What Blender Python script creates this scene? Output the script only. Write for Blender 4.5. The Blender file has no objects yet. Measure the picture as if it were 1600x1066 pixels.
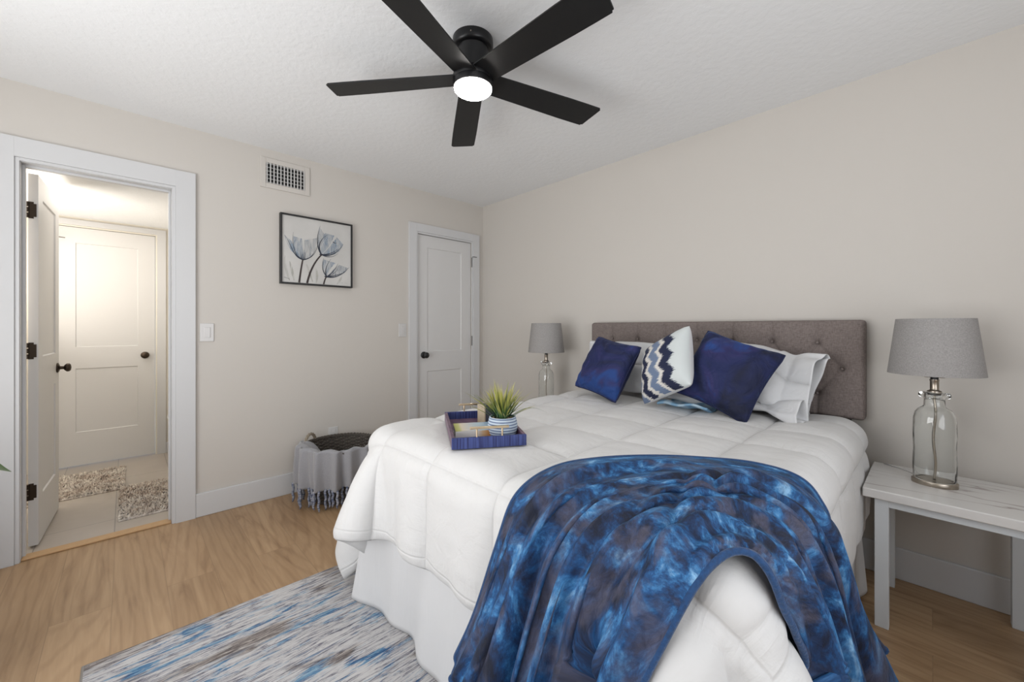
import bpy, bmesh, math, random
import numpy as np
from mathutils import Vector, Matrix, Euler
from mathutils.bvhtree import BVHTree
from mathutils import noise as mnoise
R = math.radians; PI = math.pi
random.seed(7); rng = np.random.RandomState(5)
S = bpy.context.scene
C = S.collection

# ------------------------------------------------------------------ camera
cam_d = bpy.data.cameras.new('camera'); cam = bpy.data.objects.new('camera', cam_d); C.objects.link(cam)
cam.location = (3.205, -2.657, 1.1916)
cam.rotation_euler = (R(90), 0, 0.80597)
cam_d.sensor_width = 36; cam_d.lens = 36*628.7/1600
cam_d.shift_y = -(533-512.8)/1600
cam_d.clip_start = 0.02
S.camera = cam
# ------------------------------------------------------------------ world, light, exposure
S.view_settings.view_transform = 'Standard'; S.view_settings.look = 'None'
S.view_settings.gamma = 1; S.view_settings.use_curve_mapping = False
S.view_settings.exposure = 0.17
W = bpy.data.worlds.new('sky'); S.world = W; W.use_nodes = True
W.node_tree.nodes['Background'].inputs[0].default_value = (0.75, 0.85, 1, 1)
W.node_tree.nodes['Background'].inputs[1].default_value = 1.0
def area(name, loc, rot, sx, sy, power, col=(1,1,1)):
    l = bpy.data.lights.new(name, 'AREA'); l.shape = 'RECTANGLE'; l.size = sx; l.size_y = sy; l.energy = power; l.color = col
    o = bpy.data.objects.new(name, l); C.objects.link(o); o.location = loc; o.rotation_euler = rot
    return o
area('daylight_front_window', (1.85,-4.02,1.2), (R(128),0,0), 2.0, 1.9, 50, (1.0,0.985,0.96))     # through window_1
area('side_fill_light', (4.42,-2.0,1.35), (R(128),0,R(90)), 1.9, 1.7, 24, (1.0,0.985,0.97))    # unseen fill added to even out the room, set outside window_2
area('bathroom_ceiling_light', (-0.95,-2.9,2.12), (0,0,0), 1.0, 1.0, 7, (1.0,0.93,0.84))
area('bathroom_uplight_fill', (-0.8,-3.5,1.2), (R(150),0,0), 0.9, 0.4, 20, (1.0,0.93,0.84))  # unseen fill added, aimed upward to brighten the bathroom ceiling

# ------------------------------------------------------------------ node helpers
def newmat(name):
    m = bpy.data.materials.new(name); m.use_nodes = True
    nt = m.node_tree; b = nt.nodes['Principled BSDF']
    return m, nt, b
def N(nt, t, **k):
    n = nt.nodes.new(t)
    for a, v in k.items():
        if a == 'i':
            for q, w in v.items(): n.inputs[q].default_value = w
        else: setattr(n, a, v)
    return n
def L(nt, a, b): nt.links.new(a, b)
def ramp(nt, fac, stops, interp='LINEAR'):
    r = N(nt, 'ShaderNodeValToRGB'); r.color_ramp.interpolation = interp
    e = r.color_ramp.elements
    while len(e) < len(stops): e.new(0.5)
    for q, (p, c) in zip(e, stops): q.position = p; q.color = (*c, 1)
    L(nt, fac, r.inputs[0]); return r.outputs[0]
def bump(nt, b, h, strength=0.3, dist=0.01):
    n = N(nt, 'ShaderNodeBump', i={'Strength': strength, 'Distance': dist}); L(nt, h, n.inputs['Height']); L(nt, n.outputs[0], b.inputs['Normal'])
def coords(nt, kind='Object', scale=(1,1,1), rot=(0,0,0), loc=(0,0,0)):
    t = N(nt, 'ShaderNodeTexCoord'); m = N(nt, 'ShaderNodeMapping'); m.inputs['Scale'].default_value = scale
    m.inputs['Rotation'].default_value = rot; m.inputs['Location'].default_value = loc
    L(nt, t.outputs[kind], m.inputs[0]); return m.outputs[0]
def noise(nt, vec, scale, detail=3, rough=0.5, dist=0):
    n = N(nt, 'ShaderNodeTexNoise', i={'Scale': scale, 'Detail': detail, 'Roughness': rough, 'Distortion': dist}); L(nt, vec, n.inputs['Vector']); return n.outputs['Fac']
def mix(nt, f, a, b, mode='MIX'):
    m = N(nt, 'ShaderNodeMix', data_type='RGBA', blend_type=mode)
    for sock, v in ((m.inputs[0], f), (m.inputs[6], a), (m.inputs[7], b)):
        if hasattr(v, 'is_output'): L(nt, v, sock)
        else: sock.default_value = v if isinstance(v, (int, float)) else (*v, 1)
    return m.outputs[2]
def math_(nt, op, a, b=None, c=None):
    m = N(nt, 'ShaderNodeMath', operation=op)
    for k, v in enumerate((a, b, c)):
        if v is None: continue
        if hasattr(v, 'is_output'): L(nt, v, m.inputs[k])
        else: m.inputs[k].default_value = v
    return m.outputs[0]
def plain(name, col, rough=0.5, metal=0, bs=0, bscale=60, var=0.0, **k):
    m, nt, b = newmat(name); b.inputs['Roughness'].default_value = rough; b.inputs['Metallic'].default_value = metal
    b.inputs['Base Color'].default_value = (*col, 1)
    v = coords(nt)
    n = noise(nt, v, bscale, 3)
    if var: 
        L(nt, mix(nt, n, tuple(c*(1-var) for c in col), tuple(min(1, c*(1+var)) for c in col)), b.inputs['Base Color'])
    if bs: bump(nt, b, n, bs, 0.002)
    for q, w in k.items(): b.inputs[q.replace('_', ' ')].default_value = w
    return m

# ------------------------------------------------------------------ materials
def wall_mat(name, col):
    m, nt, b = newmat(name); v = coords(nt)
    b.inputs['Base Color'].default_value = (*col, 1); b.inputs['Roughness'].default_value = 0.75
    n1 = noise(nt, v, 45, 4, 0.6); bump(nt, b, n1, 0.10, 0.004); return m
M = {}
M['wall'] = wall_mat('painted_wall_greige', (0.585,0.553,0.512))
M['bathwall'] = wall_mat('painted_wall_cream', (0.74,0.70,0.62))
m, nt, b = newmat('knockdown_ceiling'); v = coords(nt); b.inputs['Base Color'].default_value = (0.80,0.81,0.82,1); b.inputs['Roughness'].default_value = 0.9
n1 = noise(nt, v, 30, 3, 0.55); n2 = ramp(nt, n1, [(0.42,(0,0,0)),(0.58,(1,1,1))]); bump(nt, b, n2, 0.15, 0.0035); M['ceiling'] = m
M['trim'] = plain('white_trim_paint', (0.61,0.612,0.618), 0.38)
M['door'] = plain('white_door_paint', (0.65,0.645,0.64), 0.42)
M['bronze'] = plain('oil_rubbed_bronze', (0.055,0.04,0.03), 0.38, 0.85)
M['black'] = plain('matte_black', (0.012,0.012,0.013), 0.45)
M['white_plastic'] = plain('white_plastic', (0.62,0.61,0.60), 0.3)
M['dark'] = plain('dark_void', (0.01,0.01,0.01), 0.8)
M['fan_black'] = plain('fan_dark_bronze', (0.007,0.007,0.008), 0.34, 0.2)
M['blade'] = plain('fan_blade_dark', (0.007,0.007,0.0075), 0.45, 0.0, 0.1, 90, Specular_IOR_Level=0.35)
M['nickel'] = plain('brushed_nickel', (0.42,0.37,0.31), 0.3, 1.0, 0.05, 200)
M['brass'] = plain('champagne_brass', (0.78,0.62,0.42), 0.28, 1.0)
M['porcelain'] = plain('porcelain', (0.8,0.78,0.74), 0.12)
M['white_lacquer'] = plain('white_lacquer', (0.66,0.69,0.71), 0.35)
# wood floor: planks along x
m, nt, b = newmat('oak_plank_floor'); v = coords(nt)
br = N(nt, 'ShaderNodeTexBrick', offset=0.37, squash=1.0, i={'Scale':1.0, 'Mortar Size':0.0012, 'Mortar Smooth':0.2, 'Bias':0.0, 'Brick Width':1.22, 'Row Height':0.18})
br.inputs['Color1'].default_value = (0.0,0.0,0.0,1); br.inputs['Color2'].default_value = (1,1,1,1); br.inputs['Mortar'].default_value = (0.5,0.5,0.5,1)
L(nt, v, br.inputs['Vector'])
vs = N(nt, 'ShaderNodeVectorMath', operation='ADD'); L(nt, v, vs.inputs[0])
cx = N(nt, 'ShaderNodeVectorMath', operation='SCALE'); L(nt, br.outputs['Color'], cx.inputs[0]); cx.inputs['Scale'].default_value = 3.7; L(nt, cx.outputs[0], vs.inputs[1])
mp = N(nt, 'ShaderNodeMapping'); mp.inputs['Scale'].default_value = (0.9,6.5,1); L(nt, vs.outputs[0], mp.inputs[0])
g1 = noise(nt, mp.outputs[0], 1.7, 5, 0.55, 1.6)
mp2 = N(nt, 'ShaderNodeMapping'); mp2.inputs['Scale'].default_value = (2.5,60,1); L(nt, vs.outputs[0], mp2.inputs[0])
g2 = noise(nt, mp2.outputs[0], 2.0, 4, 0.6, 0.3)
wv = N(nt, 'ShaderNodeTexWave', wave_type='RINGS', rings_direction='Z', i={'Scale':2.2,'Distortion':6,'Detail':2,'Detail Scale':1.2}); 
mp3 = N(nt, 'ShaderNodeMapping'); mp3.inputs['Scale'].default_value = (0.7,4.2,1); L(nt, vs.outputs[0], mp3.inputs[0]); L(nt, mp3.outputs[0], wv.inputs['Vector'])
col = ramp(nt, g1, [(0.26,(0.27,0.158,0.078)),(0.43,(0.41,0.262,0.142)),(0.75,(0.50,0.337,0.192))])
fine = ramp(nt, g2, [(0.3,(0.86,0.84,0.82)),(0.65,(1,1,1))])
col = mix(nt, 0.45, col, fine, 'MULTIPLY')
rg = ramp(nt, wv.outputs['Fac'], [(0.0,(0.80,0.76,0.72)),(0.35,(1,1,1)),(1.0,(1,1,1))])
col = mix(nt, 0.55, col, rg, 'MULTIPLY')
tone = ramp(nt, br.outputs['Color'], [(0,(0.88,0.87,0.86)),(1,(1.0,1.0,1.0))])
col = mix(nt, 1.0, col, tone, 'MULTIPLY')
col = mix(nt, math_(nt, 'MULTIPLY', br.outputs['Fac'], 0.35), col, (0.12,0.07,0.035))
L(nt, col, b.inputs['Base Color']); b.inputs['Roughness'].default_value = 0.42
bump(nt, b, g2, 0.05, 0.002); M['wood'] = m
M['threshold'] = plain('oak_threshold', (0.50,0.31,0.15), 0.45, var=0.15, bscale=25)
# bathroom tile
m, nt, b = newmat('grey_bath_tile'); v = coords(nt, loc=(0.32,0.225,0))
br = N(nt, 'ShaderNodeTexBrick', offset=0.5, i={'Scale':1.0,'Mortar Size':0.0025,'Mortar Smooth':0.1,'Brick Width':0.62,'Row Height':0.31})
br.inputs['Color1'].default_value=(0.42,0.375,0.33,1); br.inputs['Color2'].default_value=(0.45,0.40,0.355,1); br.inputs['Mortar'].default_value=(0.25,0.23,0.21,1)
L(nt, v, br.inputs['Vector']); nz = noise(nt, v, 5, 5, 0.6)
L(nt, mix(nt, 0.25, br.outputs['Color'], ramp(nt, nz, [(0.3,(0.6,0.58,0.55)),(0.7,(1,1,1))]), 'MULTIPLY'), b.inputs['Base Color']); b.inputs['Roughness'].default_value=0.35; M['tile']=m
# fabrics
m, nt, b = newmat('white_comforter_cotton'); v = coords(nt,'UV'); b.inputs['Base Color'].default_value=(0.665,0.66,0.652,1); b.inputs['Roughness'].default_value=0.7
b.inputs['Sheen Weight'].default_value=0.15
w1 = noise(nt, coords(nt,'UV',(1,1,1)), 13, 4, 0.55, 1.0)
t = N(nt,'ShaderNodeTexCoord'); sp = N(nt,'ShaderNodeSeparateXYZ'); L(nt,t.outputs['UV'],sp.inputs[0])
SU, SV, U0, V0 = 0.362, 0.32, 2.325, -1.86
du = math_(nt,'PINGPONG',math_(nt,'SUBTRACT',sp.outputs['X'],U0-20*SU),SU/2); dv = math_(nt,'PINGPONG',math_(nt,'SUBTRACT',sp.outputs['Y'],V0-20*SV),SV/2)
def sst(x, e):
    r = N(nt,'ShaderNodeMapRange',interpolation_type='SMOOTHSTEP',i={'From Min':0.0,'From Max':e,'To Min':0.0,'To Max':1.0}); L(nt,x,r.inputs[0]); return r.outputs[0]
cre = math_(nt,'MINIMUM',sst(du,0.006),sst(dv,0.006))
gv = math_(nt,'MULTIPLY',math_(nt,'SUBTRACT',1.0,sst(dv,0.13)),noise(nt,coords(nt,'UV',(75,6,1)),1.0,3,0.55,0.4))
gu = math_(nt,'MULTIPLY',math_(nt,'SUBTRACT',1.0,sst(du,0.10)),noise(nt,coords(nt,'UV',(6,75,1)),1.0,3,0.55,0.4))
hh_ = math_(nt,'ADD',math_(nt,'MULTIPLY',cre,0.5),math_(nt,'ADD',math_(nt,'MULTIPLY',w1,0.9),math_(nt,'ADD',math_(nt,'MULTIPLY',gv,0.6),math_(nt,'MULTIPLY',gu,0.35))))
bump(nt, b, hh_, 0.55, 0.008); M['comforter']=m
m, nt, b = newmat('white_sheet_cotton'); v = coords(nt); b.inputs['Base Color'].default_value=(0.64,0.645,0.655,1); b.inputs['Roughness'].default_value=0.8
bump(nt, b, noise(nt, v, 16, 3, 0.5, 1.2), 0.35, 0.012); M['sheet']=m
m, nt, b = newmat('pale_blue_sheet'); v = coords(nt); b.inputs['Roughness'].default_value=0.8
wv=N(nt,'ShaderNodeTexWave',i={'Scale':4,'Distortion':3}); L(nt,v,wv.inputs['Vector'])
L(nt, ramp(nt, wv.outputs['Fac'], [(0.2,(0.40,0.53,0.63)),(0.8,(0.20,0.36,0.52))]), b.inputs['Base Color']); M['bluesheet']=m
m, nt, b = newmat('skirt_cotton'); v=coords(nt); b.inputs['Base Color'].default_value=(0.64,0.64,0.645,1); b.inputs['Roughness'].default_value=0.8
bump(nt,b,noise(nt,coords(nt,'Object',(7,7,0.8)),1.6,3,0.5,0.8),0.35,0.02); M['skirt']=m
# headboard linen
m, nt, b = newmat('grey_brown_linen'); 
a1=noise(nt,coords(nt,'Object',(60,60,420)),1.0,3,0.6); a2=noise(nt,coords(nt,'Object',(420,60,60)),1.0,3,0.6)
f=mix(nt,0.5,a1,a2); L(nt, ramp(nt,f,[(0.36,(0.125,0.102,0.095)),(0.62,(0.235,0.195,0.18))]), b.inputs['Base Color']); b.inputs['Roughness'].default_value=0.9
bump(nt,b,f,0.3,0.002); M['linen']=m
m, nt, b = newmat('lampshade_grey_linen')
a1=noise(nt,coords(nt,'Object',(150,150,500)),1.0,3,0.6); a2=noise(nt,coords(nt,'Object',(500,500,120)),1.0,3,0.6)
f=mix(nt,0.5,a1,a2); L(nt, ramp(nt,f,[(0.35,(0.235,0.225,0.22)),(0.65,(0.36,0.345,0.335))]), b.inputs['Base Color']); b.inputs['Roughness'].default_value=0.9; M['shade']=m
m, nt, b = newmat('clear_glass'); b.inputs['Base Color'].default_value=(0.97,0.985,0.98,1); b.inputs['Transmission Weight'].default_value=1; b.inputs['Roughness'].default_value=0.0; b.inputs['IOR'].default_value=1.45
bump(nt,b,noise(nt,coords(nt),14,2),0.25,0.01); M['glass']=m
# velvet cushions
def velvet(name, seed, tint):
    m, nt, b = newmat(name); v=coords(nt,'Object',(1,1,1),loc=(seed,0,0))
    n=noise(nt,v,4.5,3,0.55,0.8); 
    L(nt, ramp(nt,n,[(0.36,(0.002,0.005,0.028)),(0.5,(0.005,0.012,0.075)),(0.58,(0.018,0.018,0.095)),(0.68,(0.008,0.045,0.20))]), b.inputs['Base Color'])
    b.inputs['Roughness'].default_value=0.75; b.inputs['Sheen Weight'].default_value=0.45; b.inputs['Sheen Roughness'].default_value=0.3
    b.inputs['Sheen Tint'].default_value=(*tint,1); bump(nt,b,noise(nt,coords(nt,'Object',(1,1,1)),11,3,0.5,1.2),0.9,0.02)
    return m
M['velvet1']=velvet('navy_velvet_deep',1.3,(0.10,0.16,0.50)); M['velvet2']=velvet('navy_velvet_bright',4.1,(0.08,0.22,0.55))
M['velvet_side']=plain('navy_velvet_piping',(0.006,0.010,0.05),0.8)
# ikat zigzag cushion
m, nt, b = newmat('zigzag_ikat_cotton'); t=N(nt,'ShaderNodeTexCoord'); sp=N(nt,'ShaderNodeSeparateXYZ'); L(nt,t.outputs['UV'],sp.inputs[0])
yy=sp.outputs['Y']; xx=sp.outputs['X']
tri=math_(nt,'PINGPONG',yy,0.125)
fr=N(nt,'ShaderNodeTexNoise',i={'Scale':1.0,'Detail':2,'Roughness':0.7}); mpp=N(nt,'ShaderNodeMapping'); mpp.inputs['Scale'].default_value=(5,110,1); L(nt,t.outputs['UV'],mpp.inputs[0]); L(nt,mpp.outputs[0],fr.inputs['Vector'])
xs=math_(nt,'ADD',xx,math_(nt,'MULTIPLY',tri,0.80)); 
xs=math_(nt,'ADD',xs,math_(nt,'MULTIPLY',math_(nt,'SUBTRACT',fr.outputs['Fac'],0.5),0.20))
WH=(0.70,0.68,0.64); NV=(0.012,0.018,0.055); BG=(0.16,0.215,0.33)
c=ramp(nt,xs,[(0,BG),(0.17,WH),(0.235,NV),(0.37,WH),(0.45,BG),(0.61,WH),(0.69,NV),(0.86,(0.60,0.64,0.64))],'CONSTANT')
# frayed edges already come from the noise; keep margins plain
L(nt,c,b.inputs['Base Color']); b.inputs['Roughness'].default_value=0.85; bump(nt,b,noise(nt,coords(nt),260,2),0.3,0.001); M['ikat']=m
# throw (tie-dye velvet plush)
m, nt, b = newmat('blue_tie_dye_plush'); v=coords(nt,'UV')
n1=noise(nt,v,9.0,6,0.68,0.55); n2=noise(nt,coords(nt,'UV',loc=(5,3,0)),6.5,4,0.6,0.5); n3=noise(nt,coords(nt,'UV',loc=(9,1,0)),45,4,0.7,0.6)
c=ramp(nt,n1,[(0.38,(0.002,0.007,0.028)),(0.46,(0.003,0.026,0.092)),(0.53,(0.006,0.075,0.225)),(0.60,(0.045,0.21,0.46)),(0.69,(0.25,0.47,0.70))])
mv=ramp(nt,n2,[(0.50,(0,0,0)),(0.60,(1,1,1))])
c=mix(nt,math_(nt,'MULTIPLY',mv,0.6),c,(0.095,0.092,0.135))
c=mix(nt,0.7,c,ramp(nt,n3,[(0.35,(0.4,0.4,0.48)),(0.6,(1,1,1))]),'MULTIPLY')
L(nt,c,b.inputs['Base Color']); b.inputs['Roughness'].default_value=0.7; b.inputs['Sheen Weight'].default_value=0.4; b.inputs['Sheen Roughness'].default_value=0.25; b.inputs['Sheen Tint'].default_value=(0.12,0.40,0.75,1)
bump(nt,b,n3,0.5,0.006); M['throw']=m
M['throw_hem']=plain('blue_plush_hem',(0.004,0.045,0.145),0.8,0,1.0,160,0.6,Sheen_Weight=0.25)
M['greythrow']=plain('grey_fleece',(0.30,0.30,0.32),0.95,0,1.0,230,0.25,Sheen_Weight=0.5)
m, nt, b = newmat('grey_blue_yarn'); L(nt, ramp(nt,noise(nt,coords(nt,'Object',(9,9,40)),3,3),[(0.35,(0.08,0.10,0.17)),(0.65,(0.36,0.37,0.42))]), b.inputs['Base Color']); b.inputs['Roughness'].default_value=0.95; M['yarn']=m
M['wicker']=plain('grey_willow',(0.085,0.072,0.060),0.75,0,0.4,90,0.45)
M['wicker_light']=plain('pale_willow',(0.30,0.25,0.19),0.75,0,0.4,60,0.45)
# rug
m, nt, b = newmat('abstract_stripe_rug'); 
s1=noise(nt,coords(nt,'Object',(24,3.0,1)),1.0,5,0.75,0.7); s2=noise(nt,coords(nt,'Object',(110,9,1),loc=(3,1,0)),1.0,6,0.8,0.8); s3=noise(nt,coords(nt,'Object',(3.2,0.9,1),loc=(7,2,0)),1.0,3,0.6); s4=noise(nt,coords(nt,'Object',(7,1.6,1),loc=(1,9,0)),1.0,3,0.6,0.5)
base=ramp(nt,s2,[(0.38,(0.09,0.09,0.12)),(0.45,(0.30,0.29,0.32)),(0.50,(0.55,0.535,0.53)),(0.7,(0.64,0.63,0.62))])
blue=ramp(nt,s2,[(0.36,(0.012,0.035,0.12)),(0.48,(0.06,0.17,0.33)),(0.56,(0.22,0.38,0.50)),(0.66,(0.55,0.58,0.60))])
brown=ramp(nt,s2,[(0.38,(0.06,0.05,0.05)),(0.50,(0.22,0.19,0.18)),(0.6,(0.50,0.45,0.41))])
c=mix(nt,ramp(nt,s1,[(0.53,(0,0,0)),(0.60,(1,1,1))]),base,blue); c=mix(nt,ramp(nt,s4,[(0.56,(0,0,0)),(0.64,(1,1,1))]),c,brown)
L(nt,c,b.inputs['Base Color']); b.inputs['Roughness'].default_value=0.95; bump(nt,b,s2,0.6,0.006); M['rug']=m
M['rug_edge']=plain('rug_binding',(0.42,0.40,0.38),0.9)
m, nt, b = newmat('shaggy_bath_mat'); n1=noise(nt,coords(nt,'Object',(16,50,20)),1.0,4,0.7); n2=noise(nt,coords(nt,'Object'),7,2)
L(nt, mix(nt,0.4,ramp(nt,n1,[(0.38,(0.20,0.155,0.13)),(0.52,(0.55,0.47,0.40)),(0.62,(0.78,0.72,0.64))]),ramp(nt,n2,[(0.4,(0.45,0.36,0.29)),(0.6,(0.8,0.75,0.68))])), b.inputs['Base Color']); b.inputs['Roughness'].default_value=0.95; M['mat']=m
# marble
m, nt, b = newmat('white_marble'); v=coords(nt,'Object',(0.8,2.6,1),loc=(0.35,0.2,0)); 
n1=noise(nt,v,1.5,4,0.5,1.2); ve=math_(nt,'ABSOLUTE',math_(nt,'SUBTRACT',n1,0.5)); c=ramp(nt,ve,[(0.0,(0.36,0.31,0.30)),(0.006,(0.56,0.53,0.51)),(0.022,(0.70,0.685,0.665)),(1,(0.72,0.705,0.685))])
L(nt,c,b.inputs['Base Color']); b.inputs['Roughness'].default_value=0.16; M['marble']=m
# tray
m, nt, b = newmat('navy_grasscloth'); n1=noise(nt,coords(nt,'Object',(140,140,4)),1.0,3,0.6)
L(nt, ramp(nt,n1,[(0.35,(0.010,0.014,0.085)),(0.65,(0.05,0.075,0.24))]), b.inputs['Base Color']); b.inputs['Roughness'].default_value=0.55; M['tray']=m
m, nt, b = newmat('plum_wood_lining'); n1=noise(nt,coords(nt,'Object',(8,40,8)),1.0,3,0.6)
L(nt, ramp(nt,n1,[(0.35,(0.075,0.035,0.075)),(0.65,(0.19,0.115,0.155))]), b.inputs['Base Color']); b.inputs['Roughness'].default_value=0.4; M['plum']=m
# pot
m, nt, b = newmat('blue_ribbed_ceramic'); t=N(nt,'ShaderNodeTexCoord'); sp=N(nt,'ShaderNodeSeparateXYZ'); L(nt,t.outputs['Object'],sp.inputs[0])
st=math_(nt,'PINGPONG',sp.outputs['Z'],0.0045); L(nt, ramp(nt, math_(nt,'DIVIDE',st,0.0045),[(0.0,(0.10,0.14,0.25)),(0.28,(0.12,0.17,0.29)),(0.42,(0.47,0.56,0.66)),(1,(0.55,0.63,0.71))]), b.inputs['Base Color']); b.inputs['Roughness'].default_value=0.5; M['pot']=m
m, nt, b = newmat('grass_leaf'); sp=N(nt,'ShaderNodeSeparateXYZ'); t=N(nt,'ShaderNodeTexCoord'); L(nt,t.outputs['UV'],sp.inputs[0])
c1=ramp(nt,sp.outputs['Y'],[(0.0,(0.03,0.075,0.04)),(0.3,(0.07,0.15,0.04)),(0.6,(0.36,0.36,0.07)),(1,(0.50,0.46,0.16))]); c2=ramp(nt,sp.outputs['Y'],[(0.0,(0.03,0.07,0.04)),(0.6,(0.05,0.10,0.045)),(1,(0.12,0.17,0.06))])
L(nt, mix(nt,sp.outputs['X'],c1,c2), b.inputs['Base Color']); b.inputs['Roughness'].default_value=0.5; M['grass']=m
M['gravel']=plain('tan_gravel',(0.40,0.29,0.20),0.9,0,0.9,150,0.5)
M['leaf']=plain('dark_green_leaf',(0.035,0.075,0.015),0.4,0,0.2,30,0.3)
M['terracotta']=plain('stone_pot',(0.35,0.33,0.31),0.7,0,0.2,40,0.15)
M['soil']=plain('soil',(0.05,0.035,0.025),0.95,0,0.8,80,0.4)
M['paper']=plain('book_pages',(0.74,0.72,0.68),0.8)
m, nt, b = newmat('book_cover'); t=N(nt,'ShaderNodeTexCoord'); sp=N(nt,'ShaderNodeSeparateXYZ'); L(nt,t.outputs['UV'],sp.inputs[0])
c=ramp(nt,sp.outputs['X'],[(0,(0.30,0.30,0.05)),(0.10,(0.45,0.45,0.15)),(0.16,(0.66,0.58,0.46)),(0.32,(0.60,0.60,0.58)),(0.55,(0.45,0.58,0.66)),(0.8,(0.30,0.46,0.62)),(1,(0.25,0.42,0.60))])
L(nt,c,b.inputs['Base Color']); b.inputs['Roughness'].default_value=0.35; M['cover']=m
m, nt, b = newmat('book_spine'); t=N(nt,'ShaderNodeTexCoord'); sp=N(nt,'ShaderNodeSeparateXYZ'); L(nt,t.outputs['UV'],sp.inputs[0])
c=ramp(nt,sp.outputs['X'],[(0,(0.62,0.61,0.60)),(0.48,(0.62,0.60,0.57)),(0.60,(0.52,0.36,0.22)),(0.75,(0.45,0.20,0.045)),(1,(0.42,0.17,0.04))])
L(nt,c,b.inputs['Base Color']); b.inputs['Roughness'].default_value=0.4; M['spine']=m
M['beige']=plain('beige_wood',(0.45,0.37,0.26),0.6,0,0.2,60,0.2); M['charcoal']=plain('charcoal_card',(0.075,0.08,0.10),0.5)
m, nt, b = newmat('fan_light_lens'); b.inputs['Base Color'].default_value=(0.8,0.8,0.8,1); b.inputs['Emission Color'].default_value=(1,0.955,0.90,1); b.inputs['Emission Strength'].default_value=50; M['lens']=m

# ------------------------------------------------------------------ object helpers
ORG = {}
def thing(name, label, cat, loc=(0,0,0), rotz=0, group=None, kind=None):
    o = bpy.data.objects.new(name, None); C.objects.link(o); o.empty_display_size = 0.1
    o.location = loc; o.rotation_euler = (0,0,rotz)
    if label: o['label'] = label
    if cat: o['category'] = cat
    if group: o['group'] = group
    if kind: o['kind'] = kind
    ORG[o.name] = Vector(loc); return o
def tag(o, label=None, cat=None, group=None, kind=None):
    if label: o['label'] = label
    if cat: o['category'] = cat
    if group: o['group'] = group
    if kind: o['kind'] = kind
    return o
def obj(name, bm, mat, parent=None, smooth=False, base=None, local=False, angle=None):
    """link bm as one mesh object; world coordinates unless local"""
    me = bpy.data.meshes.new(name)
    if parent is not None and not local: org = ORG[parent.name]
    elif base is not None: org = Vector(base)
    else: org = Vector((0,0,0))
    if not local and org.length > 0: bmesh.ops.translate(bm, verts=bm.verts, vec=-org)
    bm.to_mesh(me); bm.free()
    for q in (mat if isinstance(mat, (list, tuple)) else [mat]): me.materials.append(q)
    if smooth or angle:
        for p in me.polygons: p.use_smooth = True
        if angle: me.set_sharp_from_angle(angle=R(angle))
    o = bpy.data.objects.new(name, me); C.objects.link(o)
    if parent is not None: o.parent = parent
    elif base is not None: o.location = base
    ORG[o.name] = org.copy() if not local else Vector((0,0,0))
    return o
def B(): return bmesh.new()
def box(bm, x0, x1, y0, y1, z0, z1, bev=0, seg=2, mi=0):
    vs = [bm.verts.new((x, y, z)) for x in (x0,x1) for y in (y0,y1) for z in (z0,z1)]
    fs = [bm.faces.new([vs[i] for i in f]) for f in ((0,1,3,2),(4,6,7,5),(0,4,5,1),(2,3,7,6),(0,2,6,4),(1,5,7,3))]
    for f in fs: f.material_index = mi
    if bev:
        es = list({e for f in fs for e in f.edges})
        bmesh.ops.bevel(bm, geom=es, offset=bev, segments=seg, affect='EDGES', profile=0.5)
    return bm
def lathe(bm, prof, c=(0,0,0), n=40, sx=1, sy=1, cap=True, mi=0):
    rings = []
    for (r, z) in prof:
        if r <= 1e-6: rings.append([bm.verts.new((c[0], c[1], c[2]+z))])
        else: rings.append([bm.verts.new((c[0]+r*sx*math.cos(2*PI*k/n), c[1]+r*sy*math.sin(2*PI*k/n), c[2]+z)) for k in range(n)])
    for a, b_ in zip(rings, rings[1:]):
        for k in range(n):
            k2 = (k+1) % n
            if len(a) == 1 and len(b_) == 1: continue
            if len(a) == 1: f = bm.faces.new((a[0], b_[k2], b_[k]))
            elif len(b_) == 1: f = bm.faces.new((a[k], a[k2], b_[0]))
            else: f = bm.faces.new((a[k], a[k2], b_[k2], b_[k]))
            f.material_index = mi
    if cap:
        if len(rings[0]) > 1: bm.faces.new(list(reversed(rings[0]))).material_index = mi
        if len(rings[-1]) > 1: bm.faces.new(rings[-1]).material_index = mi
    return bm
def tube(bm, pts, r, n=8, cap=True, closed=False):
    pts = [Vector(p) for p in pts]; rings = []; m_ = len(pts)
    rr = r if isinstance(r, (list, tuple)) else [r]*m_
    t = (pts[1]-pts[0]).normalized(); up = Vector((0,0,1)) if abs(t.z) < 0.9 else Vector((1,0,0)); nrm = t.cross(up).normalized()
    for i, p in enumerate(pts):
        if closed: t = (pts[(i+1) % m_]-pts[i-1]).normalized()
        else: t = (pts[min(i+1,m_-1)]-pts[max(i-1,0)]).normalized()
        nrm = (nrm - t*nrm.dot(t)).normalized(); bn = t.cross(nrm)
        rings.append([bm.verts.new(p + (nrm*math.cos(2*PI*k/n)+bn*math.sin(2*PI*k/n))*rr[i]) for k in range(n)])
    for a, b_ in zip(rings, rings[1:] + ([rings[0]] if closed else [])):
        for k in range(n): bm.faces.new((a[k], a[(k+1)%n], b_[(k+1)%n], b_[k]))
    if cap and not closed:
        bm.faces.new(list(reversed(rings[0]))); bm.faces.new(rings[-1])
    return bm
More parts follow.
